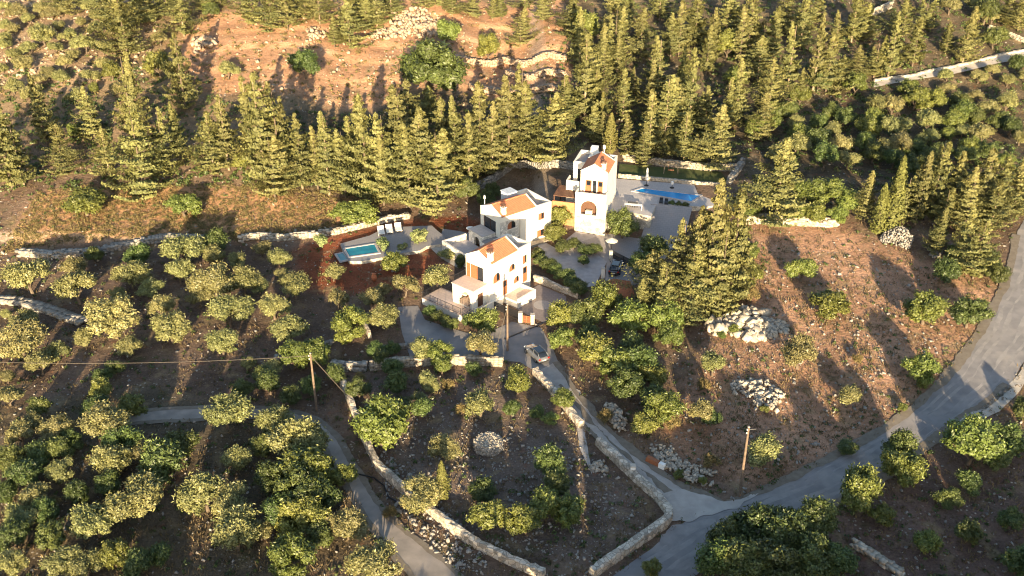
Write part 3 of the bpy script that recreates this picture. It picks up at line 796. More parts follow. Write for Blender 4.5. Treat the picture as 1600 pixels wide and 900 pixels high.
def chimney(roof, x, y, z0, z1, w=.62):
    mb = MB(); mb.box(x - w / 2, x + w / 2, y - w / 2, y + w / 2, z0, z1 - .25, .03)
    mb.box(x - w / 2 - .06, x + w / 2 + .06, y - w / 2 - .06, y + w / 2 + .06, z1 - .25, z1 - .15)
    c = mb.build('chimney', M['plaster'], roof)
    k = MB()
    for sx in (-1, 1):
        for sy in (-1, 1): k.box(x + sx * .2 - .05, x + sx * .2 + .05, y + sy * .2 - .05, y + sy * .2 + .05, z1 - .15, z1 + .1)
    k.box(x - .3, x + .3, y - .3, y + .3, z1 + .1, z1 + .17)
    k.face((x - .34, y - .34, z1 + .17), (x + .34, y - .34, z1 + .17), (x, y, z1 + .38)); k.face((x + .34, y - .34, z1 + .17), (x + .34, y + .34, z1 + .17), (x, y, z1 + .38))
    k.face((x + .34, y + .34, z1 + .17), (x - .34, y + .34, z1 + .17), (x, y, z1 + .38)); k.face((x - .34, y + .34, z1 + .17), (x - .34, y - .34, z1 + .17), (x, y, z1 + .38))
    k.build('chimney_cap', M['darkwood'], roof)

def railing(name, pts, h, parent, material='metal', step=.14):
    mb = MB()
    P = [Vector(p) for p in pts]
    for a, b in zip(P[:-1], P[1:]):
        n = max(1, int((b - a).length / step))
        mb.tube([a + Vector((0, 0, h)), b + Vector((0, 0, h))], .03, 6); mb.tube([a + Vector((0, 0, .12)), b + Vector((0, 0, .12))], .02, 6)
        for k in range(n + 1):
            q = a.lerp(b, k / n); mb.tube([q, q + Vector((0, 0, h))], .035 if k % 10 == 0 else .012, 5)
    return mb.build(name, M[material], parent)

# --- front villa with the arched porch
V3O = at(640 + 770 / 6.154, 350 + 390 / 6.154, 7.0)
v3 = empty('villa', (V3O[0], V3O[1], 0), rz_of((.645, .765)))
tag(v3, 'front white villa with orange gabled roof, arched porch and railed terrace', 'house', 'white villas with tiled roofs')
W3, L3, LR3 = 4.3, 8.6, 5.9
fo = [(-3.45, -1.2, 3.85, 6.0, False)]
ro = [(.7, 2.2, 3.75, 5.1, True), (4.0, 5.3, 4.2, 5.2, True), (6.9, 7.85, 4.25, 5.5, False), (2.7, 3.75, 1.05, 3.35, False), (5.0, 6.2, 2.0, 2.95, True), (6.95, 8.0, 1.3, 3.75, False)]
shell(v3, W3, L3, LR3, 0, 7, 8.15, fo, ro)
for b in [o for o in bpy.data.objects if o.parent == v3 and o.name.startswith('roof')]: chimney(b, -.42, .62, 6.9, 8.55)
fixture(v3, 'y', 0, fo[0], -1, 'french', 'half')
sh = MB(); sh.box(-4.15, -3.5, -.07, -.005, 3.85, 6.0); sh.build('shutter', M['wood'], v3)
for q, k in zip(ro, ('window', 'window', 'window', 'door', 'window', 'door')):
    fixture(v3, 'x', 0, q, 1, k, 'half' if k == 'window' else None)
pb = MB(); pb.tube([(.07, 2.45, .2), (.07, 2.45, 6.9)], .05, 6); pb.build('drainpipe', M['conc'], v3)
# porch block carrying the balcony
po = MB()
wall_panel(po, 'y', -2.75, -4.3, -.55, 0, 3.85, -1, [(-3.35, -1.15, 1.0, 3.5, True)], .3)
wall_panel(po, 'x', -.55, -2.75, -.003, 0, 3.85, 1, [(-1.9, -.75, 1.0, 3.0, False)], .3)
wall_panel(po, 'x', -4.3, -2.75, -.003, 0, 3.85, -1)
po.build('porch', M['plaster'], v3)
bt = MB(); bt.box(-4.42, -.43, -2.87, -.004, 3.853, 3.97); bt.build('balcony_floor', M['terrace'], v3)
pd = MB(); pd.box(-.68, -.62, -1.89, -.76, 1.0, 2.99); pd.build('door', M['darkwood'], v3)
pf = MB(); pf.box(-4.0, -.9, -2.4, -.06, .9, 1.004); pf.build('porch_floor', M['terrace'], v3)
# railed front terrace
te = MB(); te.box(-8.2, -.75, -4.75, -2.756, 0, .93); te.box(-8.2, -4.305, -2.753, -1.0, 0, .932)
te.build('terrace_wall', M['plaster'], v3)
tf = MB(); tf.box(-8.25, -.7, -4.8, -2.76, .934, 1.0); tf.box(-8.25, -4.31, -2.757, -.95, .936, 1.002); tf.build('terrace_floor', M['terrace'], v3)
railing('railing', [(-8.15, -1.05, 1.0), (-8.15, -4.7, 1.0), (-.8, -4.7, 1.0), (-.8, -2.9, 1.0)], .95, v3)
st_ = MB(); st_.box(-4.35, -4.2, -2.8, -.1, 3.97, 4.02)
railing('balcony_railing', [(-4.3, -.1, 3.97), (-4.3, -2.75, 3.97)], .9, v3)
# side ramp wall and patio
rw = MB(); rw.box(-.5, .1, -2.72, -2.5, 0, 1.35); rw.box(.02, .28, -2.5, 2.3, 0, 1.3); rw.build('ramp_wall', M['plaster'], v3)
pa = MB(); pa.box(.02, 2.7, 2.75, 6.5, 0, .95); pa.box(2.45, 2.7, 2.75, 6.5, .95, 1.45); pa.box(.02, 2.45, 6.27, 6.5, .951, 1.45)
pa.build('patio_wall', M['plaster'], v3)
pt = MB(); pt.box(.03, 2.44, 2.8, 6.26, .953, 1.0); pt.build('patio_floor', M['terrace'], v3)

# --- middle villa
V2O = at(640 + 870 / 6.154, 210 + 800 / 6.154, 6.0)
v2 = empty('villa', (V2O[0], V2O[1], 0), rz_of((.80, .60)))
tag(v2, 'middle white villa with orange roof and walled flat roof, between the other two', 'house', 'white villas with tiled roofs')
W2, L2, LR2 = 5.0, 9.7, 6.8
fo2 = [(-4.2, -1.1, 2.6, 4.9, False)]
ro2 = [(1.35, 2.9, 3.6, 4.8, True), (7.2, 8.4, 3.5, 4.6, False), (7.0, 8.4, .7, 1.8, False), (3.0, 3.7, .1, 1.9, False)]
shell(v2, W2, L2, LR2, 0, 6, 7.0, fo2, ro2, wing=1.3)
for b in [o for o in bpy.data.objects if o.parent == v2 and o.name.startswith('roof')]: chimney(b, -.45, .95, 5.9, 7.45)
fixture(v2, 'y', 0, fo2[0], -1, 'french', None, 'darkwood')
fixture(v2, 'x', 0, ro2[0], 1, 'window', 'half', 'darkwood'); fixture(v2, 'x', 0, ro2[1], 1, 'window', 'half'); fixture(v2, 'x', 0, ro2[2], 1, 'window', 'half'); fixture(v2, 'x', 0, ro2[3], 1, 'door', None, 'darkwood')
cl = MB(); wall_panel(cl, 'x', .035, .0, 3.4, 0, 5.1, 1, [(1.33, 2.92, 3.58, 4.82, True), (2.98, 3.41, -.1, 1.92, False)], .03)
cl.build('shadow_panel', M['paleclad'], v2)  # added panel where the front villa's shadow falls, its tone standing for shade
dp = MB(); dp.tube([(.09, 3.6, 2.0), (.09, 3.6, 5.8)], .05, 6); dp.build('drainpipe', M['conc'], v2)
ex = MB(); ex.box(.002, 1.2, 3.9, 9.3, 0, .35); ex.build('plinth', M['wallstone'], v2)
vent = MB(); vent.tube([(-4.6, .5, 5.9), (-4.6, .5, 7.3)], .06, 6); vent.tube([(-4.6, .5, 7.3), (-4.6, .5, 7.8)], [.16, .12], 8); vent.build('flue', M['white'], v2)
bx_ = MB(); bx_.box(-6.1, -4.3, 4.6, 6.4, 5.0, 7.0, .04); bx_.box(-6.16, -4.24, 4.54, 6.46, 7.0, 7.08); bx_.build('roof_box', M['tank'], v2)
# arched garden room and grey slab roof in front, walled terrace further out
gr = MB()
wall_panel(gr, 'y', -2.4, -4.75, -1.2, 0, 3.0, -1, [(-3.45, -1.95, .2, 2.45, True)], .35)
wall_panel(gr, 'x', -4.75, -2.4, -.003, 0, 3.0, -1); wall_panel(gr, 'x', -1.2, -2.4, -.003, 0, 3.0, 1)
gr.build('garden_room', M['paleclad'], v2)
g2 = MB(); g2.box(-4.8, -1.15, -2.45, -.004, 3.003, 3.12); g2.build('terrace_floor', M['deck'], v2)
g3 = MB(); g3.box(-3.3, -2.1, -.62, -.6, .2, 2.4); g3.build('door', M['metal'], v2)
sl = MB(); sl.box(-1.14, 1.0, -2.6, .5, 2.3, 2.5) if False else sl.box(-1.14, .9, -2.6, -.01, 2.35, 2.5); sl.build('slab_roof', M['asphalt'], v2)
sw = MB(); sw.box(-1.19, .85, -2.5, -2.28, 0, 2.347); sw.box(.63, .85, -2.27, -.02, 0, 2.345); sw.build('side_wall', M['paleclad'], v2)
lw = MB(); lw.box(-5.6, .3, -6.7, -6.4, 0, 2.0); lw.box(-5.6, -5.3, -6.39, -2.46, 0, 2.0); lw.build('terrace_wall', M['paleclad'], v2)
lf = MB(); lf.box(-5.28, .3, -6.38, -2.47, 0, 1.1); lf.build('lower_terrace', M['deck'], v2)

# --- rear villa
V1O = at(860 + 445 / 5, 210 + 310 / 5, 10.0)
v1 = empty('villa', (V1O[0], V1O[1], 0), rz_of((.28, .96)))
tag(v1, 'tall rear white villa with two tone roof, balcony and wide arch, beside the blue pool', 'house', 'white villas with tiled roofs')
W1, L1, LR1 = 4.1, 8.0, 5.6
fo1 = [(-3.35, -2.35, 6.6, 8.7, False), (-1.45, -.6, 6.6, 8.7, False), (-2.2, -1.6, 6.6, 8.7, False)]
ro1 = []
lo1 = []
shell(v1, W1, L1, LR1, 0, 10, 11.2, fo1, ro1, lo1)
for b in [o for o in bpy.data.objects if o.parent == v1 and o.name.startswith('roof')]: chimney(b, -.7, .8, 9.9, 11.5)
fixture(v1, 'y', 0, fo1[2], -1, 'door', None, 'metal'); fixture(v1, 'y', 0, fo1[0], -1, 'door', None, 'wood'); fixture(v1, 'y', 0, fo1[1], -1, 'door', None, 'wood')
ba = MB()
wall_panel(ba, 'y', -1.5, -4.5, .3, 3.2, 6.45, -1, [(-3.6, -1.1, 3.5, 5.9, True)], .3)
wall_panel(ba, 'x', -4.5, -1.5, -.003, 0, 6.45, -1); wall_panel(ba, 'x', .3, -1.5, -.003, 0, 6.45, 1, [(-1.1, -.5, 4.0, 5.2, False)], .15)
ba.box(-4.5, .3, -1.5, -1.3, 6.45, 7.15); ba.box(-4.5, -4.3, -1.3, -.004, 6.45, 7.15); ba.box(.1, .3, -1.3, -.004, 6.45, 7.15)
ba.build('balcony', M['plaster'], v1)
bf = MB(); bf.box(-4.29, .09, -1.29, -.005, 6.3, 6.46); bf.build('balcony_floor', M['terrace'], v1)
bs = MB(); wall_panel(bs, 'y', -1.5, -4.5, .3, 0, 3.2, -1); bs.face((-4.5, -1.5, 3.2), (.3, -1.5, 3.2), (.3, -.01, 3.2), (-4.5, -.01, 3.2)); bs.build('stone_base', M['cladding'], v1)
bp_ = MB()
for k in range(9): bp_.box(-4.0 + k * .45, -3.7 + k * .45, -1.0, -.75, 6.46, 6.46 + .55 + .2 * math.sin(k * 2.1), .05)
bp_.build('flower_boxes', M['darkwood'], v1)
ag = MB(); ag.box(-3.9, -.2, -.05, -.006, 3.2, 6.1); ag.build('arch_shade_panel', M['darkwood'], v1)  # dark panel added to stand for the shaded interior of the arch
ap = MB(); ap.box(-3.0, -1.9, -1.0, -.4, 3.2, 4.0, .05); ap.build('arch_bench', M['canvas'], v1)
wl = MB()                                      # left wing with its own flat roof and small balcony
wl.box(-6.3, -4.103, 4.6, 9.8, 0, 9.0); wl.box(-6.3, -6.1, 4.6, 9.8, 9.0, 9.6); wl.box(-6.1, -4.103, 9.6, 9.8, 9.0, 9.6); wl.box(-6.1, -4.103, 4.6, 4.8, 9.0, 9.6)
wl.box(-6.9, -4.105, 2.4, 4.597, 0, 6.3); wl.box(-6.9, -6.7, 2.4, 4.597, 6.3, 7.2); wl.box(-6.7, -4.105, 2.4, 2.6, 6.3, 7.2)
wl.build('wing', M['plaster'], v1)
wr = MB(); wr.box(-6.09, -4.11, 4.81, 9.59, 9.0, 9.02); wr.build('flat_roof', M['paving'], v1)
wd = MB(); wd.box(-5.6, -4.6, 4.56, 4.597, 6.3, 8.4); wd.build('door', M['glass'], v1)
hb = MB(); hb.box(-4.6, -2.9, 7.4, 8.6, 9.3, 9.35); hb.tube([(-4.4, 8.3, 9.9), (-3.1, 8.3, 9.9)], .3, 10); hb.box(-4.5, -3.0, 7.0, 8.0, 9.36, 9.42); hb.box(-4.3, -3.2, 7.8, 8.7, 9.3, 11.0); hb.build('water_heater', M['white'], v1)
fp = MB(); fp.tube([(-2.0, 7.2, 9.3), (-2.0, 7.2, 11.2)], .09, 8); fp.tube([(-2.0, 7.2, 11.2), (-2.05, 7.15, 11.75)], [.22, .2], 10); fp.build('flue', M['white'], v1)

# pergola left of the rear villa
pg = empty('pergola', (V1O[0], V1O[1], 0), rz_of((.28, .96)))
tag(pg, 'brown slatted pergola on an ochre boarded wall left of the rear villa', 'pergola')
mb = MB()
for k in range(12): mb.box(-8.3, -4.55, -.2 + k * .36, -.04 + k * .36, 5.5, 5.62)
mb.build('slat', M['darkwood'], pg)
mb = MB(); mb.box(-8.2, -8.05, -.3, 4.2, 5.35, 5.497); mb.box(-4.8, -4.65, -.3, 4.2, 5.35, 5.497); mb.build('beam', M['darkwood'], pg)
for x in (-8.12, -4.72):
    for y in (-.2, 4.1):
        q = MB(); q.box(x - .08, x + .08, y - .08, y + .08, 2.9, 5.347); q.build('post', M['darkwood'], pg)
mb = MB(); mb.box(-8.3, -4.55, -.75, -.55, 0, 4.9); mb.build('board_wall', M['orangewall'], pg)

# ------------------------------------------------------------------ raised deck, lawn, pools
def slab(name, poly, z0, z1, material, wallmat, label=None, cat=None, kind=None, group=None):
    """level platform: top sheet + side walls (two material slots)"""
    n = len(poly)
    P = [np.array(p[:2]) for p in poly]
    area = sum(P[i][0] * P[(i + 1) % n][1] - P[(i + 1) % n][0] * P[i][1] for i in range(n))
    if area < 0: P = P[::-1]
    V = [(p[0], p[1], z0) for p in P] + [(p[0], p[1], z1) for p in P]
    F = [tuple(range(n, 2 * n))] + [(i, (i + 1) % n, n + (i + 1) % n, n + i) for i in range(n)]
    o = link_mesh(name, V, F, material)
    o.data.materials.append(wallmat)
    for i, p in enumerate(o.data.polygons): p.material_index = 0 if i == 0 else 1
    return tag(o, label, cat, group, kind)
def lvl(pts, z): return [at(x, y, z) for x, y in pts]
slab('pool_deck', lvl([(962, 279), (1128, 292), (1128, 320), (1098, 323), (1026, 319), (1017, 338), (980, 331), (946, 336), (950, 302)], 3.2), -.5, 3.2, M['deck'], M['cladding'], kind='structure')
slab('lawn', lvl([(968, 256), (1150, 270), (1132, 290), (966, 275)], 3.4), 1.0, 3.4, M['lawn'], M['wallstone'], kind='structure')
stone_wall(None, .5, .5, 'low pale wall between the lawn and the blue pool deck', 'stone', world_pts=lvl([(967, 276), (1050, 284), (1130, 291)], 3.25), zb=3.15, rough=.6)
def pool(poly, z, wm, label, name='swimming_pool', cop=.35, group='swimming pools'):
    P = [np.array(p[:2]) for p in poly]; c = sum(P) / len(P)
    root = empty(name, (c[0], c[1], z)); tag(root, label, 'pool', group)
    n = len(P); Q = [p - c for p in P]
    O = []
    for i in range(n):
        d1 = Q[i] - Q[i - 1]; d2 = Q[(i + 1) % n] - Q[i]
        d1 /= np.linalg.norm(d1); d2 /= np.linalg.norm(d2)
        off = (d1 - d2); 
        nrm = np.array([d1[1], -d1[0]]) + np.array([d2[1], -d2[0]])
        nrm /= np.linalg.norm(nrm)
        if nrm @ Q[i] < 0: nrm = -nrm
        O.append(Q[i] + nrm * cop * 1.3)
    V = [(*q, -.25) for q in Q] + [(*q, .10) for q in Q] + [(*q, .10) for q in O] + [(*q, -.1) for q in O]
    F = []
    for i in range(n):
        j = (i + 1) % n
        F += [(i, j, n + j, n + i), (n + i, n + j, 2 * n + j, 2 * n + i), (2 * n + i, 2 * n + j, 3 * n + j, 3 * n + i)]
    link_mesh('coping', V, F, M['deck'], root)
    w = link_mesh('water', [(*q, .03) for q in Q], [tuple(range(n))], wm, root)
    if w.data.polygons[0].normal.z < 0: w.data.flip_normals()
    return root
pool(lvl([(990, 298.5), (1004, 294.5), (1094, 305.5), (1080, 315)], 3.25), 3.22, M['water_blue'], 'long bright blue swimming pool on the pale deck beside the rear villa')

def r4(x, y): return (500 + x / 7.26, 320 + y / 7.26)
slab('pool_terrace', lvl([r4(*q) for q in ((230, 440), (560, 350), (680, 290), (900, 250), (1270, 235), (1340, 300), (1420, 360), (1400, 440), (1210, 470), (1130, 520), (830, 560), (690, 600), (480, 640), (330, 640), (270, 540))], .5), -.6, .5, M['paving'], M['cladding'], kind='structure')
pool(lvl([r4(*q) for q in ((285, 497), (615, 445), (662, 540), (335, 585))], .6), .53, M['water_teal'], 'larger turquoise pool beside the red earth terrace')
pool(lvl([r4(*q) for q in ((190, 562), (258, 545), (318, 618), (238, 636))], .4), .34, M['water_shallow'], 'small pale blue plunge pool at the left end of the turquoise pool', 'plunge_pool', .3)
q = lvl([(1017, 319), (1082, 324)], 3.25) + [at(1066, 386, .05), at(1001, 374, .05)]
V_ = []; n_ = 10
for i in range(n_ + 1):
    a, b = q[0] * (1 - i / n_) + q[3] * i / n_, q[1] * (1 - i / n_) + q[2] * i / n_
    for j in range(5):
        p = a * (1 - j / 4) + b * j / 4; V_.append((p[0], p[1], max(p[2], float(terr(p[0], p[1]))) + .07))
o = link_mesh('yard_ramp', V_, [(i * 5 + j, i * 5 + j + 1, i * 5 + j + 6, i * 5 + j + 5) for i in range(n_) for j in range(4)], M['paving'])
if o.data.polygons[0].normal.z < 0: o.data.flip_normals()
tag(o, kind='structure')
sheet('garden_path', wpoly([(692, 358), (720, 362), (742, 368), (740, 382), (722, 388), (700, 383), (688, 372)]), M['paving'], lift=.07)
sheet('stone_apron', wpoly([(668, 384), (688, 381), (700, 395), (722, 412), (716, 420), (690, 405)]), M['conc'], lift=.08)
sheet('house_court', [(V3O[0] + a * .764 + b * .645, V3O[1] - a * .645 + b * .764, 0) for a, b in ((.3, 2.6), (3.0, 2.4), (7.5, 2.0), (8.6, 6.2), (5.5, 9.6), (.6, 9.8))], M['court'], lift=.07)
mb = MB(); mb.lathe([(1.25, 0), (1.25, .012)], 28); mb.lathe([(.6, .012), (.6, .022)], 24)
o = mb.build('paving_circle', M['paving']); o.location = (V3O[0] + 4.6 * .764 + 5.6 * .645, V3O[1] - 4.6 * .645 + 5.6 * .764, .075); tag(o, kind='structure')
mb = MB(); mb.box(-.09, .09, -4, 4, 0, .1); o = mb.build('drain_grate', M['metal']); q = at(826, 515); o.location = (q[0], q[1], .03); o.rotation_euler = (0, 0, R(-52)); tag(o, 'dark drain channel across the driveway by the villa gate', 'drain')

# gates and piers of the two drives
def gate(p, q, label, h=1.25, name='metal_gate'):
    p, q = np.array(p), np.array(q); l = np.hypot(*(q - p)[:2])
    g = empty(name, (p[0], p[1], float(terr(p[0], p[1]))), math.atan2(q[1] - p[1], q[0] - p[0]))
    tag(g, label, 'gate', 'dark metal gates')
    mb = MB()
    for z in (.1, h / 2, h - .06): mb.box(0, l, -.03, .03, z, z + .07)
    for x in (0, l / 2 - .03, l - .06): mb.box(x, x + .06, -.034, .034, .05, h + .02)
    mb.build('gate_frame', M['metal'], g)
    k = MB()
    for i in range(int(l / .14)): k.box(.05 + i * .14, .14 + i * .14, -.015, .015, .12, h - .08)
    k.build('gate_slats', M['metal'], g)
    return g
gate(at(958, 404), at(990, 420), 'dark sliding gate beside the dark parked car')
gate(at(768, 482), at(812, 500), 'dark low gate in front of the arched front villa')
def pier(px, py, h, w, label, mt='plaster', z=None):
    p = at(px, py)
    o = empty('gate_pier', p); tag(o, label, 'pier', 'gate piers')
    mb = MB(); mb.box(-w / 2, w / 2, -w / 2, w / 2, 0, h); mb.build('shaft', M[mt], o)
    mb = MB(); mb.box(-w / 2 - .06, w / 2 + .06, -w / 2 - .06, w / 2 + .06, h, h + .12, .03); mb.build('cap', M['conc'], o)
pier(942, 434, 1.5, .45, 'white gate pier left of the dark parked car')
pier(954, 407, 1.5, .45, 'stone gate pier at the left end of the sliding gate', 'cladding')
pier(813, 503, 1.4, .5, 'pale gate pier left of the little brown gate by the front villa')
pier(832, 506, 1.4, .5, 'pale gate pier right of the little brown gate by the front villa', 'cladding')
g = gate(at(816, 504), at(829, 506), 'little brown wooden gate between two pale piers', 1.1, 'wooden_gate')
for ch in g.children: ch.data.materials[0] = M['wood']
pier(988, 742, 1.2, .5, 'square white pier set in the low wall beside the dirt track', 'white')
mb = MB(); mb.box(-.8, .8, -.3, .3, 0, .6, .05); o = mb.build('meter_cabinet', M['wood']); q = at(1020, 724); o.location = tuple(q); o.rotation_euler = (0, 0, R(-40)); tag(o, 'rusty brown cabinet in the rubble beside the dirt track', 'cabinet')
mb = MB(); mb.box(-.35, .35, -.25, .25, 0, .7, .03); o = mb.build('meter_box', M['white']); q = at(1034, 732); o.location = tuple(q); o.rotation_euler = (0, 0, R(-40)); tag(o, 'white box right of the rusty cabinet beside the dirt track', 'box')
sheet('red_court', wpoly([(932, 444), (960, 436), (985, 440), (992, 462), (960, 470), (940, 460)]), M['terracotta'], lift=.06)

# sunbeds, parasols, garden furniture
def sunbed(p, rz, label, group):
    r = empty('sun_lounger', p, rz); tag(r, label, 'sun lounger', group)
    mb = MB(); mb.box(-.36, .36, -1.0, .35, .30, .40); mb.face((-.36, .35, .40), (.36, .35, .40), (.36, .95, .78), (-.36, .95, .78)); mb.face((-.36, .95, .72), (.36, .95, .72), (.36, .35, .34), (-.36, .35, .34))
    mb.build('mattress', M['white'], r)
    f = MB(); f.box(-.38, .38, -1.02, .4, .24, .297); f.build('frame', M['conc'], r)
    for x in (-.32, .32):
        for y in (-.9, .3): k = MB(); k.box(x - .03, x + .03, y - .03, y + .03, 0, .238); k.build('leg', M['conc'], r)
    return r
for (x, y), lb in zip(((595.5, 364.5), (608.5, 362), (622.5, 359.5)), ('leftmost white sun lounger by the turquoise pool', 'middle white sun lounger by the turquoise pool', 'rightmost white sun lounger by the turquoise pool')):
    q = at(x, y, .5); o = sunbed(q, R(12), lb, 'white loungers above the turquoise pool'); o.scale = (1.4, 1.0, 1.1)
for k, (x, y) in enumerate(((1033, 315.5), (1041, 317))):
    q = at(x, y, 3.2); o = sunbed(q, R(-10), ['left', 'right'][k] + ' dark sun lounger at the near edge of the blue pool', 'dark loungers by the blue pool')
    o.scale = (.75, .75, .6)
    for ch in o.children: 
        ch.data.materials[0] = M['metal']
def parasol(p, label, opened, h=2.6):
    r = empty('parasol', p); tag(r, label, 'parasol', 'parasols')
    mb = MB(); mb.tube([(0, 0, 0), (0, 0, h)], .035, 8); mb.build('pole', M['metal'], r)
    mb = MB(); mb.lathe([(.38, 0), (.36, .08), (.06, .14)], 14); mb.build('base', M['metal'], r)
    mb = MB()
    mb.lathe([(.95, h - .4), (.9, h - .32), (.45, h - .1), (.04, h + .05)] if opened else [(.10, .95), (.24, 1.1), (.22, h * .6), (.12, h), (.03, h + .12)], 10); mb.build('canopy', M['canvas' if opened else 'white'], r)
parasol(at(1010, 290, 3.2), 'closed white parasol standing between lawn and blue pool', False, 3.0)
parasol(at(955, 391), 'open round cream parasol on the paved courtyard under the rear villa', True, 2.0)
parasol(at(1050, 293.5, 3.2), 'small dark parasol base with short closed canopy behind the blue pool', False, 1.1)
t = empty('garden_table', at(989, 326, 3.2), R(-12)); tag(t, 'long white table with dark chairs on the deck in front of the blue pool', 'table')
mb = MB(); mb.box(-1.4, 1.4, -.3, .3, .68, .75); mb.build('table_top', M['white'], t)
for x in (-1.35, 1.35):
    for y in (-.3, .3): k = MB(); k.box(x - .04, x + .04, y - .04, y + .04, 0, .678); k.build('leg', M['white'], t)
for i in range(4):
    q = at(983 + i * 3.6, 322.5 + i * .4, 3.2); ch = empty('garden_chair', q, R(168)); tag(ch, ['leftmost', 'second', 'third', 'rightmost'][i] + (' dark chair behind the long white table by the blue pool' if i in (0, 3) else ' dark chair from the left behind the long white table'), 'chair', 'dark garden chairs')
    mb = MB(); mb.box(-.24, .24, -.24, .24, .42, .47); mb.build('seat', M['metal'], ch)
    mb = MB(); mb.box(-.24, .24, .19, .24, .47, .95); mb.build('backrest', M['metal'], ch)
    for x in (-.2, .2):
        for y in (-.2, .2): k = MB(); k.box(x - .025, x + .025, y - .025, y + .025, 0, .418); k.build('leg', M['metal'], ch)
sw_ = empty('garden_swing', at(1048, 270, 3.25), R(-8)); tag(sw_, 'pale wooden swing frame on the lawn under the conifers', 'swing')
for s in (-1, 1):
    k = MB(); k.tube([(s * 1.2, -.9, 0), (s * 1.0, 0, 2.1)], .06, 6); k.tube([(s * 1.2, .9, 0), (s * 1.0, 0, 2.1)], .06, 6); k.build('leg', M['palebark'], sw_)
k = MB(); k.tube([(-1.1, 0, 2.1), (1.1, 0, 2.1)], .06, 6); k.build('beam', M['palebark'], sw_)
k = MB(); k.box(-.5, .5, -.2, .2, .5, .56); k.tube([(-.45, 0, .55), (-.45, 0, 2.1)], .015, 5); k.tube([(.45, 0, .55), (.45, 0, 2.1)], .015, 5); k.build('seat', M['orangewall'], sw_)
jar = empty('clay_jar', at(585, 439)); jar.scale = (.62, .62, .62); tag(jar, 'terracotta clay jar standing on the red earth terrace', 'jar')
mb = MB(); mb.lathe([(.35, 0), (.62, .5), (.7, .95), (.5, 1.5), (.32, 1.7), (.40, 1.85)], 18); mb.build('body', M['terracotta'], jar, True)
mb = MB(); mb.lathe([(.42, 1.85), (.44, 1.93), (.34, 1.95)], 18); mb.build('rim', M['terracotta'], jar)
t2 = empty('terrace_table', at(735, 373)); t2.location.z = 1.1; tag(t2, 'small white table on the walled terrace left of the front villa roof', 'table')
mb = MB(); mb.lathe([(.6, .7), (.6, .76)], 14); mb.build('table_top', M['white'], t2); mb = MB(); mb.tube([(0, 0, 0), (0, 0, .7)], .06, 8); mb.lathe([(.3, 0), (.25, .05)], 12); mb.build('leg', M['white'], t2)
for i, (x, y) in enumerate(((736, 455), (727, 463))):
    q = at(x, y, 1.0); ch = empty('cushion_chair', q, R(-30)); tag(ch, ['pale armchair deeper inside the arched porch', 'pale armchair nearest the terrace under the porch arch'][i], 'chair', 'porch armchairs')
    mb = MB(); mb.box(-.35, .35, -.35, .3, .3, .48, .03); mb.build('seat', M['canvas'], ch); mb = MB(); mb.box(-.35, .35, .301, .42, .3, .95, .02); mb.build('backrest', M['canvas'], ch)
    for x in (-.3, .3): k = MB(); k.box(x - .04, x + .04, -.3, .3, 0, .298); k.build('leg', M['darkwood'], ch)

# ------------------------------------------------------------------ cars
def ring(y, w, z0, z1, r=.12, zb=None):
    return [(-w + r, y, z0), (w - r, y, z0), (w, y, z0 + r), (w, y, z1 - r), (w - r * 1.4, y, z1), (-w + r * 1.4, y, z1), (-w, y, z1 - r), (-w, y, z0 + r)]
def loft(name, rings, material, parent, smooth=True):
    n = len(rings[0]); V = [p for q in rings for p in q]; F = []
    for k in range(len(rings) - 1):
        for j in range(n): F.append((k * n + j, (k + 1) * n + j, (k + 1) * n + (j + 1) % n, k * n + (j + 1) % n))
    F.append(tuple(range(n))); F.append(tuple((len(rings) - 1) * n + j for j in reversed(range(n))))
    o = link_mesh(name, V, F, material, parent, smooth)
    bm = bmesh.new(); bm.from_mesh(o.data); bmesh.ops.recalc_face_normals(bm, faces=bm.faces); bm.to_mesh(o.data); bm.free()
    if smooth:
        md = o.modifiers.new('Subdivision', 'SUBSURF'); md.levels = md.render_levels = 1
    return o
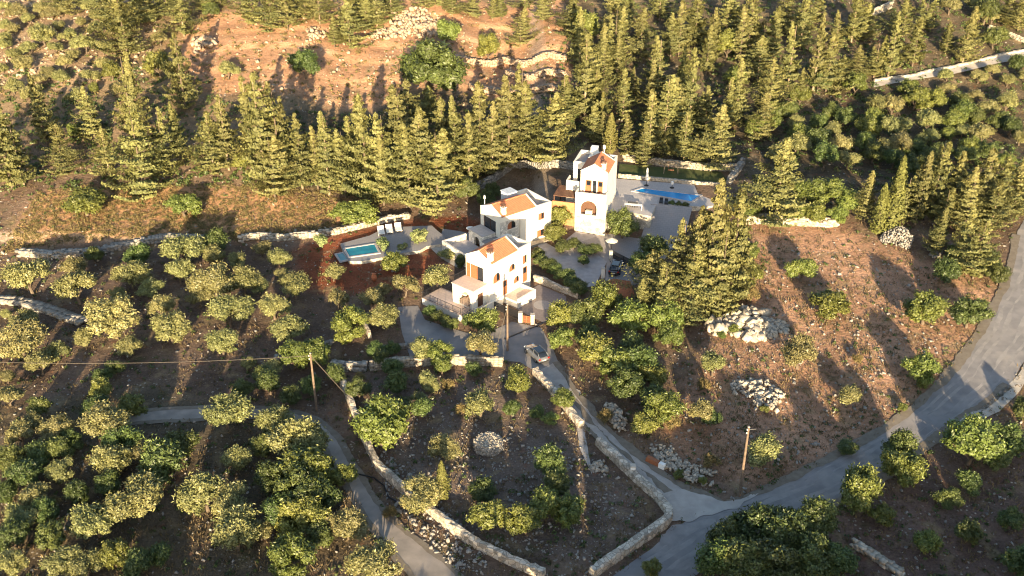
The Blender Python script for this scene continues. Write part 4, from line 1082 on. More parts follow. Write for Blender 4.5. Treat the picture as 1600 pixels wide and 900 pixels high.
def car(p, rz, paint, label, hh=1.5):
    r = empty('parked_car', p, rz); r.scale = (.93, .93, .93); tag(r, label, 'car', 'cars parked at the villas')
    loft('body', [ring(-2.15, .70, .38, .75), ring(-2.08, .82, .28, .98), ring(-1.6, .88, .24, 1.02), ring(-.6, .9, .22, 1.0), ring(.7, .9, .22, .99), ring(1.35, .88, .24, .93), ring(1.95, .82, .28, .80), ring(2.14, .68, .36, .66)], paint, r)
    loft('cabin', [ring(-2.0, .70, .95, 1.02, .05), ring(-1.62, .70, .95, hh - .12, .14), ring(-1.2, .70, .95, hh - .02, .16), ring(-.2, .70, .95, hh, .16), ring(.4, .68, .95, hh - .08, .16), ring(1.15, .66, .92, .99, .05)], M['glass'], r)
    mb = MB(); mb.box(-.56, .56, -1.45, .1, hh - .012, hh + .03, .06); mb.build('roof', M['glass'], r)
    for s in (-1, 1):
        k = MB(); k.tube([(s * .60, -1.55, hh - .02), (s * .62, -.6, hh + .045), (s * .60, .3, hh - .01)], .035, 6); k.build('roof_rail', paint, r)
        k = MB(); k.tube([(s * .68, .38, hh - .10), (s * .74, 1.1, .99)], .045, 6); k.tube([(s * .69, -.45, .98), (s * .66, -.45, hh - .04)], .04, 6); k.tube([(s * .72, -2.0, .98), (s * .62, -1.6, hh - .1)], .07, 6); k.build('pillar', paint, r)
        k = MB(); k.box(s * .97 - .1, s * .97 + .1, .72, .86, .95, 1.1, .02); k.build('mirror', paint, r)
        k = MB(); k.box(s * .62 - .16, s * .62 + .16, 2.0, 2.12, .58, .72, .02); k.build('headlight', M['clearlight'], r)
        k = MB(); k.box(s * .68 - .14, s * .68 + .14, -2.17, -2.05, .72, .92, .02); k.build('tail_light', M['redlight'], r)
        for y in (-1.32, 1.32):
            w = MB(); w.tube([(s * .72, y, .32), (s * .915, y, .32)], .32, 18); wo = w.build('wheel', M['rubber'], r)
            w = MB(); w.tube([(s * .9, y, .32), (s * .925, y, .32)], .2, 14); w.build('rim', M['rim'], wo)
    k = MB(); k.box(-.26, .26, -2.19, -2.16, .55, .67); k.build('number_plate', M['plate'], r)
    k = MB(); k.box(-.7, .7, -2.17, -1.95, .30, .45, .04); k.build('bumper', M['metal'], r)
    return r
a, b = at(850, 569), at(826, 546)
car((a + b) / 2 * np.array([1, 1, 0]) + np.array([0, 0, .055]), math.atan2(b[1] - a[1], b[0] - a[0]) - R(90), M['silver'], 'silver hatchback parked at the top of the dirt track', 1.5)
a, b = at(958, 434), at(966, 412)
car((a + b) / 2 * np.array([1, 1, 0]) + np.array([0, 0, .06]), math.atan2(b[1] - a[1], b[0] - a[0]) - R(90), M['blackpaint'], 'black car parked behind the white gate pier below the rear villa', 1.6)

# ------------------------------------------------------------------ poles and cables
def pole(base_px, top_px, label, h=None, cross=False, material='polewood'):
    p = at(*base_px); k, c = ppm(p)
    if h is None: h = (base_px[1] - top_px[1]) / (k * c) * 1.0
    r = empty('utility_pole', p); tag(r, label, 'utility pole', 'wooden utility poles')
    mb = MB(); mb.tube([(0, 0, -.2), (0, 0, h * .5), (0, 0, h)], [.15, .13, .105], 10); mb.build('shaft', M[material], r)
    mb = MB(); mb.tube([(0, 0, h), (0, 0, h + .06)], [.14, .10], 10); mb.build('cap', M['conc'], r)
    if cross:
        mb = MB(); mb.tube([(-.1, 0, h - .35), (.75, 0, h - .25)], .05, 6); mb.build('bracket', M['metal'], r)
    k = MB()
    for z in (h - .3, h - .7): k.tube([(-.16, -.14, z), (-.16, -.14, z + .14)], .05, 8)
    k.build('insulator', M['white'], r)
    return Vector(p) + Vector((0, 0, h - .3))
T1 = pole((1155, 776), (1160, 672), 'wooden utility pole at the road and track junction', cross=True)
T2 = pole((495, 642), (487, 555), 'wooden utility pole beside the curving lane with cables to the left')
T3 = pole((793, 548), (790, 478), 'wooden utility pole on the driveway in front of the arched villa')
for dx in (0, .9):
    q = np.array([-.6 + dx, 47.0, 0.0]); o = empty('utility_pole', q); tag(o, 'utility pole beyond the bottom edge of the photo, casting a long thin shadow', 'utility pole', 'poles beyond the bottom edge')
    mb = MB(); mb.tube([(0, 0, -.2), (0, 0, 9.5)], [.19, .14], 10); mb.build('shaft', M['polewood'], o)
def cable(a, b, sag, label, group='cables', r=.03):
    mb = MB(); a = Vector(a); b = Vector(b)
    pts = [a.lerp(b, k / 24) - Vector((0, 0, sag * 4 * (k / 24) * (1 - k / 24))) for k in range(25)]
    mb.tube([p - a for p in pts], r, 5); o = mb.build('cable', M['wire'], None); o.location = a
    tag(o, label, 'cable', group)
far = at(-120, 640); far[2] += 7.0
cable(T2, far, .8, 'sagging overhead cable from the lane pole to the left edge')
g0 = at(548, 625)
cable(T2, g0, 0, 'stay wire from the lane pole down to the pale wall', r=.045)
g0 = at(770, 566)
cable(T3, g0, 0, 'stay wire of the driveway pole running down to the left')
g0 = at(672, 806)
mb = MB(); pts = wpoly([(560, 742), (585, 748), (600, 760), (607, 778), (625, 788), (650, 806), (665, 818), (690, 828)])
mb.tube([Vector(q) + Vector((0, 0, .12)) - Vector(pts[0]) for q in pts], .09, 6); o = mb.build('water_hose', M['metal']); o.location = Vector(pts[0]); tag(o, 'black hose lying between the pale boundary wall and the lane', 'hose')

# ------------------------------------------------------------------ trees
def leaves(cent, nrm, L, W, rg, jit=.9):
    """diamond leaf sprays at points, facing roughly along nrm"""
    n = len(cent)
    N = nrm + rg.normal(0, jit * .5, (n, 3)); N /= np.linalg.norm(N, axis=1)[:, None] + 1e-9
    T = rg.normal(0, 1, (n, 3)); T -= (T * N).sum(1)[:, None] * N; T /= np.linalg.norm(T, axis=1)[:, None] + 1e-9
    B = np.cross(N, T)
    l = (L * rg.uniform(.6, 1.3, n))[:, None]; w = (W * rg.uniform(.6, 1.3, n))[:, None]
    up = N * l * .18
    return np.stack([cent - T * l, cent - B * w + up, cent + T * l, cent + B * w + up], 1)

def sphere_dirs(n, rg):
    d = rg.normal(0, 1, (n, 3)); return d / np.linalg.norm(d, axis=1)[:, None]

def crown_round(seed, lobes=17, tufts_=34, rx=.5, rz=.36, L=.036, W=.022, low=.25, lob=(.13, .21), jit=.9, spike=0.0):
    """unit-width broadleaf crown: lobes carrying tufts of leaf sprays, with gaps between the lobes"""
    rg = np.random.default_rng(seed)
    d = sphere_dirs(lobes * 3, rg); d = d[d[:, 2] > -low][:lobes]; lobes = len(d)
    lr = rg.uniform(*lob, lobes)
    sh = rg.uniform(.74, 1.16, 2)
    c = d * np.array([rx, rx, rz]) * rg.uniform(.42, .86, (lobes, 1)) * np.array([sh[0], sh[1], 1])
    Q = []
    for k in range(lobes):
        m = int(tufts_ * (lr[k] / .17) ** 2)
        dd = sphere_dirs(m, rg); dd[:, 2] = np.where(dd[:, 2] < -.6, -dd[:, 2], dd[:, 2])
        r = lr[k] * rg.uniform(.72, 1.12, m)
        pts = c[k] + dd * r[:, None] * np.array([1, 1, .9])
        q = 8
        P = np.repeat(pts, q, 0) + rg.normal(0, .018, (m * q, 3)); D = np.repeat(dd, q, 0)
        P -= D * rg.uniform(0, .05, (m * q, 1))
        Q.append(leaves(P, D + np.array([0, 0, .15]), L, W, rg, jit))
        n = m * 2                              # shaded inner leaves
        di = sphere_dirs(n, rg)
        Q.append(leaves(c[k] + di * lr[k] * rg.uniform(.3, .75, (n, 1)), di, L * 1.5, W * 1.5, rg, 1.0))
        if spike:
            z = int(m * spike); ds = sphere_dirs(z, rg); ds[:, 2] = abs(ds[:, 2])
            ps = c[k] + ds * lr[k] * rg.uniform(1.05, 1.35, (z, 1))
            Q.append(leaves(ps, np.cross(ds, sphere_dirs(z, rg)), L * 1.4, W * .8, rg, .5))
    q = np.concatenate(Q)
    q[..., 2] += rz * .95
    return q

def crown_conifer(seed, Rr=.2, nb=95, per=26, L=.020, W=.011, base=.10, ragged=.5, droop=.10):
    """unit-height conifer: tiers of drooping limbs thick with sprays"""
    rg = np.random.default_rng(seed)
    Q = []
    lean = rg.normal(0, .035, 2)
    sect = 1 + .45 * np.sin(rg.uniform(0, 6.28) + np.linspace(0, 6.28, 12)) * rg.uniform(.3, 1)
    for k in range(nb):
        t = min(.995, max(base, base + (1 - base) * ((k + rg.uniform(0, 1)) / nb) ** .92 + rg.normal(0, .022)))
        prof = min(1.0, (t - base + .12) / .24) * (1.02 - t) ** .92 * 1.18
        az = k * 2.39996 + rg.normal(0, .4)
        ln = Rr * prof * (1 - ragged * .5 + ragged * rg.uniform(0, 1) ** 1.4 * 1.3) * sect[int(az / .5236) % 12] + .011
        n = max(10, int(per * (.4 + ln / Rr)))
        u = rg.uniform(.10, 1.0, n) ** .62
        wd = .27 * ln * (1 - u * .35) + .010
        side = rg.normal(0, .55, n) * wd
        rise = .25 * (t - .35) - droop
        zz = t + ln * (rise * u + .40 * u ** 3 * (1 - t)) + rg.normal(0, .0065, n) + .004
        ca, sa = math.cos(az), math.sin(az)
        x = ca * u * ln - sa * side + lean[0] * t; y = sa * u * ln + ca * side + lean[1] * t
        nr = np.stack([ca + rg.normal(0, .25, n), sa + rg.normal(0, .25, n), np.full(n, .55)], -1)
        Q.append(leaves(np.stack([x, y, zz], -1), nr, L, W, rg, .8))
    m = 80
    tt = rg.uniform(.8, 1.02, m); p = np.stack([rg.normal(0, .006, m) * (1.15 - tt) * 6 + lean[0], rg.normal(0, .010, m) * (1.15 - tt) * 6 + lean[1], tt], -1)
    Q.append(leaves(p, sphere_dirs(m, rg), L, W * .8, rg))
    return np.concatenate(Q)

def crown_slim(seed, Rr=.13, n=2300, L=.020, W=.012):
    rg = np.random.default_rng(seed)
    t = rg.uniform(.03, 1, n); az = rg.uniform(0, 6.28, n)
    prof = np.minimum(1, (t + .05) / .2) * (1.0 - t ** 1.8) ** .8
    prof = prof * (1 + .22 * np.sin(az * 3 + t * 9) + .16 * np.sin(az * 5 - t * 31))
    r = Rr * prof * rg.uniform(.65, 1.08, n) + .004
    p = np.stack([np.cos(az) * r, np.sin(az) * r, t], -1)
    nr = np.stack([np.cos(az), np.sin(az), np.full(n, .35)], -1)
    return leaves(p, nr, L, W, rg, .9)

CROWNS = {}
def reg(kind, qs, m):
    CROWNS[kind] = [quad_mesh(kind + '_crown', q, M[m]) for q in qs]
reg('olive', [crown_round(100 + i, 23, 56, .50, .37, .025, .0145, .3, (.13, .20), spike=.5) for i in range(7)], 'olive')
reg('bush', [crown_round(200 + i, 25, 60, .5, .40, .026, .0155, .55, (.12, .19), spike=.3) for i in range(6)], 'bush')
reg('dark', [crown_round(300 + i, 24, 60, .5, .42, .026, .0155, .6, (.12, .20), spike=.4) for i in range(6)], 'dark')
_cv = np.random.default_rng(77)
_con = []
for i in range(12):
    nb = int(_cv.uniform(80, 150)); Rr = _cv.uniform(.17, .27)
    _con.append(crown_conifer(400 + i, Rr, nb, int(7400 / nb), .0155, .0092, _cv.uniform(.02, .14), _cv.uniform(.7, 1.5), _cv.uniform(-.06, .2)))
for i in range(3):                             # double-stemmed crowns
    a, b = crown_conifer(450 + i, .17, 80, 52, .0155, .0092, .05, 1.0, .08), crown_conifer(470 + i, .15, 70, 48, .0155, .0092, .08, 1.2, .02) * np.array([1, 1, _cv.uniform(.72, .9)])
    _con.append(np.concatenate([a + np.array([-.05, 0, 0]), b + np.array([.075, .03, 0])]))
reg('conifer', _con, 'conifer')
reg('slim', [crown_slim(500 + i, [.12, .14, .10][i]) for i in range(3)], 'slim')
reg('flower', [crown_round(600 + i, 16, 22, .5, .42, .042, .026, .5, (.12, .2)) for i in range(2)], 'flower')
reg('dry', [crown_round(700 + i, 16, 18, .5, .34, .045, .014, .4, (.12, .2), spike=1.5) for i in range(2)], 'scrub')

def trunk_mesh(seed, h, r, limbs, name, m):
    rg = random.Random(seed); mb = MB()
    a = rg.uniform(0, 6.28)
    mb.tube([(0, 0, -.06), (.02 * math.cos(a), .02 * math.sin(a), h * .4), (.05 * math.cos(a), .05 * math.sin(a), h)], [r * 1.25, r, r * .75], 7)
    for k in range(limbs):
        b = a + k * 6.28 / limbs + rg.uniform(-.5, .5); ln = rg.uniform(.22, .34)
        mb.tube([(.03 * math.cos(a), .03 * math.sin(a), h * .8), (ln * .5 * math.cos(b), ln * .5 * math.sin(b), h + .12), (ln * math.cos(b), ln * math.sin(b), h + .30)], [r * .6, r * .42, r * .15], 5)
    me = bpy.data.meshes.new(name); me.from_pydata(mb.v, [], mb.f); me.materials.append(M[m]); me.update(); return me
TR_ROUND = [trunk_mesh(i, .20, .035, 5, 'trunk', 'bark') for i in range(4)]
TR_TALL = []
for i in range(3):
    mb = MB(); mb.tube([(0, 0, -.02), (.004, 0, .4), (0, .004, .97)], [.016, .011, .003], 7)
    for k in range(14):
        z = .1 + k * .05; b = k * 2.4; l = .12 * (1 - z)
        mb.tube([(0, 0, z), (l * math.cos(b), l * math.sin(b), z + .012)], [.004, .0015], 4)
    me = bpy.data.meshes.new('trunk'); me.from_pydata(mb.v, [], mb.f); me.materials.append(M['palebark' if i == 1 else 'bark']); me.update(); TR_TALL.append(me)

TREES = []
NAMES = {'olive': 'olive_tree', 'bush': 'green_tree', 'dark': 'evergreen_tree', 'conifer': 'conifer_tree', 'slim': 'cypress_tree', 'flower': 'flowering_shrub', 'dry': 'dry_shrub'}
def plant(kind, pos, sx, sz, lift, px, py, wpx, seed, hidden=False):
    rg = random.Random(seed)
    r = empty(NAMES[kind], pos, rg.uniform(0, 6.28))
    me = rg.choice(CROWNS[kind])
    c = bpy.data.objects.new('crown', me); C.objects.link(c); c.parent = r
    f = rg.uniform(.88, 1.12)
    c.scale = (sx * f, sx / f, sz); c.location = (0, 0, lift)
    if kind == 'olive': c.rotation_euler = (rg.uniform(-.14, .14), rg.uniform(-.14, .14), 0)
    if kind in ('conifer', 'slim'):
        t = bpy.data.objects.new('trunk', rg.choice(TR_TALL)); t.scale = (sz, sz, sz)
    else:
        t = bpy.data.objects.new('trunk', rg.choice(TR_ROUND)); t.scale = (sx, sx, max(sx * .8, (lift + sz * .25) / .3 if lift > .3 else sx * .6))
        t.scale[2] = min(t.scale[2], sx * 1.1)
    C.objects.link(t); t.parent = r
    TREES.append(dict(o=r, kind=kind, px=px, py=py, w=wpx, hidden=hidden))
    return r

def round_tree(kind, cx, cy, w, asp=1.0):
    """broadleaf tree from its crown centre and crown width in photo pixels"""
    zc = 2.2
    w = w * ((.96 if cy < 650 else 1.03) if kind == 'olive' else 1.0)
    for _ in range(4):
        p = at(cx, cy, dz=zc)
        if p is None: return
        k, c = ppm(p); wm = w / k
        hm = wm * asp * (1.0 if kind in ('olive', 'flower') else 1.05)
        lift = .10 * wm if kind == 'olive' else (.05 * wm if kind != 'bush' else .02 * wm)
        zc = lift + .36 * hm
    g = np.array([p[0], p[1], float(terr(p[0], p[1]))])
    plant(kind, g, wm * 1.06, hm, lift, cx, cy, w, int(cx * 31 + cy * 17))

def tall_tree(kind, x, yt, yb, w):
    p = at(x, yb - w * .10)
    if p is None: return
    k, c = ppm(p)
    h = (yb - yt) / (k * c) * 1.0
    wm = w / k
    base = {'conifer': .44, 'slim': .26}[kind]
    sx = min(1.06 * wm / base, h * 1.35)
    plant(kind, p, sx, h, 0, x, (yt + yb) / 2, w, int(x * 29 + yb * 13))

OLIVES = [(45,432,72),(113,415,42),(120,450,66),(203,430,56),(287,393,64),(333,400,42),(280,423,46),(373,408,36),(335,440,70),(380,440,56),(313,463,40),(233,453,38),(183,460,28),
 (250,480,45),(267,512,60),(177,497,82),(357,487,64),(347,535,52),(200,543,40),(133,528,36),(37,500,42),(33,533,72),(62,568,48),(84,550,36),(10,590,26),(390,567,26),(8,490,20),
 (405,448,30),(437,403,36),(462,447,50),(427,480,50),(440,430,25),(410,390,30),(520,427,32),(527,468,38),(455,515,56),(555,492,36),(580,468,40),(600,453,30),(597,493,56),(633,447,42),
 (683,435,48),(752,540,54),(657,545,48),(427,577,42),(667,595,36),(675,603,30),(655,625,28),(750,635,56),(693,697,46),(657,775,62),
 (30,680,46),(50,660,36),(90,673,48),(163,667,74),(177,720,60),(215,707,40),(97,737,45),(213,783,84),(150,815,66),(50,778,46),(33,808,48),(97,880,55),(17,880,50),(133,885,50),
 (370,717,50),(320,770,78),(360,785,60),(367,830,78),(13,620,40),(427,660,55),(455,690,80),(590,885,80),(543,820,60),(407,830,40),(353,645,70),
 (1115,570,48),(1250,552,66),(1325,620,46),(1098,645,46),(1190,705,62),
 (1370,163,40),(1395,165,40),(1243,193,36),(1300,205,34),(1310,225,40),(1325,250,34),(1400,200,45),(1410,225,45),(1450,190,45),(1505,205,28),(1535,210,40),(1545,170,36),(1575,160,40),(1390,230,36),(1525,150,25),(1550,110,24),(1575,125,24),(1530,120,25),(1595,215,30),(1480,117,24),(1480,140,28),(1245,225,40),(1215,240,36),(1450,215,32),
 (7,13,28),(28,17,30),(63,13,25),(95,15,28),(143,10,30),(170,10,26),(67,53,42),(125,35,24),(153,25,26),(35,100,32),(7,70,22),(3,107,20),(132,68,34),(113,87,24),(60,125,26),(90,42,24),(20,45,22),(100,60,22),(50,147,36),(20,135,28),(95,120,26),(120,150,30),(355,110,32),(1605,120,30),(10,40,26),(45,75,28),(80,20,26),(110,55,26),(150,45,28),(160,75,26),(75,115,26),(20,85,26),(185,140,30),(100,95,28),(140,120,28),(45,30,24),(160,100,26),(85,75,24),(5,60,24),(130,5,26),(195,30,26),(215,10,26),(235,30,28),(250,60,26),(1485,8,34),(1550,28,26),(1520,5,28)]
BUSHES = [(935,548,62,1.05),(962,572,58),(985,497,64),(1148,516,22,.8),(1128,524,18,.7),(1195,640,16),(1060,742,18),(1098,752,16),(1258,300,50),(1292,305,56),(1325,318,46),(1242,332,40),(1275,335,42),(1308,338,36),(1170,330,34),(1200,808,34),(1265,880,50),(1150,815,26),(133,318,72,.7),(287,323,54,.8),(553,337,70,.7),(247,103,46),(173,113,38),(147,138,20),(115,205,30),(375,255,33),(913,42,50),(698,52,45,1.1),(763,76,42,1.15),(876,340,42,1.0),(867,366,42,.9),
 (547,512,62),(493,553,50),(460,557,55),(760,503,52),(873,497,52,1.1),(877,530,40),(947,465,60),(1040,500,65),(1045,525,50),(1170,430,48),(1173,393,30),(1253,423,48),(1295,475,68,.8),(1447,485,64),(1438,580,60),
 (595,665,98,1.05),(880,625,40),(850,790,62),(890,800,56),(820,815,60),(763,810,62),(1037,640,66),(1005,665,46),(1345,770,86,1.05),(1378,808,42),(1410,735,75),(1447,848,46),(480,735,92),(537,745,42),(180,870,58),
 (808,597,55),(690,572,36),(687,555,44),(617,412,40),(1337,133,40),(1455,160,45),(1430,155,40),(1505,177,45),(1490,190,40),(1210,170,30),(1205,190,36),(1250,150,36),(1250,210,38),(1355,200,40),(1480,210,26),(1570,255,34),(1138,70,40,1.3),(1150,120,38),(1182,200,40),(1365,185,34),(1420,140,34),(1520,230,34),(328,13,26),
 (157,610,42),(207,635,46),(1020,590,50),(457,875,78),(473,810,80),(1410,637,18),(1440,600,18),(1018,890,34),(1520,695,92,1.05),(860,655,26)]
DARKS = [(675,115,98,1.0),(477,103,48),(217,403,44),(337,380,42),(147,400,28),(973,353,54),(880,386,30,.7),(897,382,28,.7),(915,392,30,.7),(930,390,26,.7),(912,408,22,.7),(1005,415,44),(1020,392,50),(915,495,55),(920,530,44),(985,545,50),(1000,570,60),(980,605,54),(1020,625,46),
 (1515,492,56),(1480,425,46),(1540,410,44),(1560,432,34),(1490,400,34),
 (253,727,80),(280,697,58),(190,690,60),(90,705,45),(40,745,56),(60,715,46),(20,720,50),(120,770,44),(20,840,56),(80,840,50),(70,800,44),(110,690,40),(215,885,52),(250,870,44),(10,770,40),(150,640,44),(60,640,40),(240,750,50),(170,760,46),
 (470,775,80),(430,750,60),(510,780,56),(440,800,60),(500,840,50),(410,700,40),(753,770,46),(860,728,58),(870,760,46),(1135,848,66,1.1),(1182,832,78,1.1),(1160,885,90),(1215,855,70,1.1),(1243,822,56),(1225,835,90),(1275,815,70),(1270,875,80),(1130,880,80),(1200,890,90),(1310,880,60),(1480,780,40),(1512,833,42),(1580,813,44),(1592,880,54),(1515,757,42),(1405,705,56,1.2),(1575,690,60),(1600,640,40),(1560,720,40),
 (523,585,38),(455,620,36),(420,600,46),(485,605,36),(613,575,34),(587,547,30),(613,547,26),(410,590,36),(380,610,36),(1112,655,30),(1325,700,36,.6),(1290,245,44),(1280,220,42),(1420,260,40),(1365,240,38),(1450,250,40),(1350,225,36),(1395,250,36),(1230,260,38),(1320,185,34),(1280,195,34),(1470,240,36),(1430,235,34),(1510,245,36),(1545,240,34),(1580,200,36),(1560,190,34),(1230,175,34),(1500,160,34),(1525,185,34),
 (180,577,32),(160,590,28),(630,640,40),(560,610,36),(620,600,40),(660,640,36),(1555,60,40),(1540,20,44),(1590,100,30),(330,18,24),(575,300,36),(730,300,36),(770,300,30),(760,315,34),(1280,130,34),(1300,175,32),(595,560,30),(740,580,30),(800,640,30),(840,645,26)]
DARKS += [(845,408,26,.8),(858,416,30,.8),(870,424,30,.8),(883,432,30,.8),(895,442,30,.8),(905,452,30,.8),(672,488,24,.9),(684,496,24,.9),(697,503,24,.9),(708,508,22,.9),(1049,320,13,1.2),(1060,321.5,13,1.2),(1071,323,13,1.2),(840,398,24,.9),(735,503,26),(720,410,24)]
FLOWERS = [(597,383,27,1.0),(657,371,30,1.0),(628,386,22,.7),(700,398,26,.7),(500,378,24,1.2)]
DRYS = [(1112,723,32),(1100,600,26),(945,650,28),(1590,330,20),(700,600,22),(720,640,22),(85,785,26),(610,800,24),(1340,560,20),(1050,660,28),(560,590,24),(1175,460,28)]
CONIFERS = [(395,-30,45,50),(450,-25,52,48),(500,-25,42,44),(590,-30,48,40),(612,-30,28,36),(665,-28,18,40),(690,-30,14,40),(345,-32,14,40),(318,-25,22,36),(262,-30,26,40),(232,-25,42,44),(180,-30,56,50),(110,-25,30,40),(85,-30,20,40),(820,-30,20,36),(560,-28,40,34),(200,2,97,70),(288,-15,62,45),(212,95,225,46),(228,190,315,70),(290,65,172,45),(73,125,228,46),(150,145,225,48),(20,150,300,60),(262,178,280,44),(280,165,255,34),(335,185,275,50),(358,160,270,44),(395,135,260,46),(38,190,295,42),(172,205,280,34),(0,175,240,40),(100,200,270,40),
 (425,-15,52,55),(478,-20,35,48),(547,-5,80,42),(523,28,78,30),(573,-5,52,34),(415,133,295,58),(440,145,290,54),(473,187,300,42),(515,187,310,46),(497,205,300,36),(552,190,290,30),(575,163,315,50),(603,187,320,46),(627,150,280,65),(640,133,225,46),(660,183,320,58),(640,205,330,58),(685,215,340,64),(693,163,270,45),(712,163,285,48),(750,143,268,55),(795,133,262,58),(673,140,190,40),(733,185,300,46),(430,220,315,50),(450,215,300,44),(540,210,312,40),(770,170,280,44),(820,140,255,44),(600,220,325,44),
 (848,-20,38,45),(813,20,77,38),(707,-14,28,40),(770,-4,36,36),(783,-8,36,44),(740,-10,30,34),(913,67,190,46),(943,45,130,36),(963,62,133,26),(930,115,185,38),(973,113,190,28),(880,127,195,42),(858,155,265,64),(815,115,250,48),(1000,20,100,34),(957,-15,60,38),(975,-20,35,40),(1027,68,165,45),(1047,27,92,30),(1038,130,235,50),(1013,150,250,40),(977,185,250,36),(927,170,225,42),(895,-10,60,38),(1065,80,165,30),(1077,85,200,32),(1030,-25,35,40),(1085,-5,80,40),(1103,47,120,30),(1068,185,258,46),(1088,215,262,40),(1133,-10,68,40),(1170,-15,75,38),(1183,62,130,34),(1133,130,205,40),(1120,172,265,52),(1003,205,265,30),(990,110,165,22),(1150,100,190,36),(1100,140,220,36),(1050,130,215,34),(960,20,110,34),(1200,100,180,36),(1015,100,190,32),(945,180,230,30),(1110,20,90,34),(1060,10,90,32),(1190,150,220,36),(905,20,110,36),(1205,20,100,38),(1155,20,105,36),
 (1227,-15,55,38),(1230,45,150,38),(1248,110,165,28),(1270,30,145,30),(1290,60,148,42),(1277,-12,40,26),(1330,-15,70,40),(1305,22,80,28),(1337,75,120,30),(1387,27,125,30),(1365,70,125,32),(1425,35,110,42),(1443,0,52,50),(1503,18,105,42),(1477,40,88,36),(1590,-5,52,36),(1410,5,60,36),(1250,0,80,34),(1310,90,140,32),(1570,-10,40,32),(1350,10,70,34),
 (1350,272,350,36),(1430,245,355,46),(1453,225,345,50),(1485,245,350,50),(1527,243,355,56),(1583,250,335,50),(1212,228,348,74),(1555,250,340,44),(1410,280,350,36),(1505,270,370,44),(1470,300,365,40),(1500,330,425,44),(1462,330,402,40),(1520,350,440,44),(1155,290,340,34),(1545,290,370,46),
 (1102,302,488,72),(1138,322,486,62),(1062,352,462,56),(1084,335,470,52),(1035,425,512,58),(1018,398,470,50),(1076,392,496,58),(1122,372,496,62),(1152,400,470,48),(1000,440,500,44)]
SLIMS = [(940,148,205,22),(953,180,242,20),(1390,250,368,30),(692,725,782,20),(1370,290,368,24),(1375,60,120,20)]
for t in OLIVES: round_tree('olive', *t)
for t in BUSHES: round_tree('bush', *t)
for t in DARKS: round_tree('dark', *t)
for t in FLOWERS: round_tree('flower', *t)
for t in DRYS: round_tree('dry', *t)
for t in CONIFERS: tall_tree('conifer', *t)
for t in SLIMS: tall_tree('slim', *t)

# unseen trees added this side of the frame's lower edge to shade the foreground
rg = random.Random(21)
for i in range(80):
    y = rg.uniform(20, 59); x = rg.uniform(-62, 62) * (.75 + y / 160)
    if inpoly([x], [y], road_poly)[0] or abs(x) > 34 + y * .45: continue
    if abs(x + .2) < 5 and y > 40: continue
    s = rg.uniform(5.0, 7.0) if x < -6 else rg.uniform(6.0, 9.0)
    k = 'dark' if rg.random() < .5 else 'olive'
    plant(k, (x, y, float(terr(x, y))), s, s * rg.uniform(1.0, 1.35), .1 * s, 0, 0, 0, i * 7 + 3, hidden=True)

for i, (x, y, w) in enumerate(((17, 48, 9), (22, 50, 9), (27, 49, 9), (33, 50, 9), (12, 47, 8), (40, 51, 9))):
    plant('dark', (x, y, float(terr(x, y))), w, w * 1.1, .1 * w, 0, 0, 0, i * 11 + 5, hidden=True)  # more unseen trees, added to darken the clump by the road

# ------------------------------------------------------------------ ground cover (uncountable)
def free_mask(x, y, extra=()):
    m = np.ones(len(x), bool)
    for P in PAVED + list(extra): m &= ~inpoly(x, y, P)
    return m
HOUSES = [wpoly([(655, 440), (760, 360), (905, 220), (980, 225), (1150, 262), (1135, 335), (1015, 370), (960, 460), (905, 470), (830, 505), (720, 515), (655, 475)]), wpoly([(515, 385), (590, 345), (680, 345), (745, 365), (690, 400), (640, 410), (530, 420)])]
def scatter(n, poly=None, seed=0):
    rg = np.random.default_rng(seed)
    px = rg.uniform(-80, 1680, n); py = rg.uniform(-25, 925, n)
    if poly is not None:
        P = np.array(poly); px = rg.uniform(P[:, 0].min(), P[:, 0].max(), n); py = rg.uniform(P[:, 1].min(), P[:, 1].max(), n)
        k = inpoly(px, py, poly); px, py = px[k], py[k]
    cx = (px - 800) / FPX; cy = (450 - py) / FPX
    d = np.stack([cx, math.cos(PITCH) + cy * math.sin(PITCH), -math.sin(PITCH) + cy * math.cos(PITCH)], -1)
    t = (0 - CAM_H) / d[:, 2]
    for _ in range(40):
        z = terr(d[:, 0] * t, d[:, 1] * t); t = t + .6 * ((z - CAM_H) / d[:, 2] - t)
    x, y = d[:, 0] * t, d[:, 1] * t
    k = free_mask(x, y, HOUSES) & (y < 300)
    return np.stack([x[k], y[k], terr(x[k], y[k])], -1)

def stuff_quads(name, q, m):
    o = bpy.data.objects.new(name, quad_mesh(name, q, M[m])); C.objects.link(o); return tag(o, kind='stuff')

def tufts(name, P, size, blades, m, seed, h=.5, leafy=False, ls=1.0):
    rg = np.random.default_rng(seed)
    n = len(P); s = rg.uniform(.5, 1.3, n) * size
    c = np.repeat(P, blades, 0); ss = np.repeat(s, blades)
    if leafy:
        d = sphere_dirs(n * blades, rg); d[:, 2] = abs(d[:, 2])
        c = c + d * (ss * .5 * rg.uniform(.5, 1.0, len(ss)))[:, None] * np.array([1, 1, .8])
        q = leaves(c, d, .16 * ls * size ** .5, .10 * ls * size ** .5, rg, 1.0)
    else:
        d = rg.normal(0, 1, (n * blades, 3)); d[:, 2] = 0
        c = c + d * (ss * .35)[:, None]
        top = c + np.stack([rg.normal(0, .25, len(ss)), rg.normal(0, .25, len(ss)), h * rg.uniform(.5, 1.2, len(ss))], -1) * ss[:, None]
        a = rg.uniform(0, 6.28, len(ss)); w = np.stack([np.cos(a), np.sin(a), 0 * a], -1) * (ss * .10)[:, None]
        q = np.stack([c - w, c + w, top + w * .5, top - w * .5], 1)
    return stuff_quads(name, q, m)

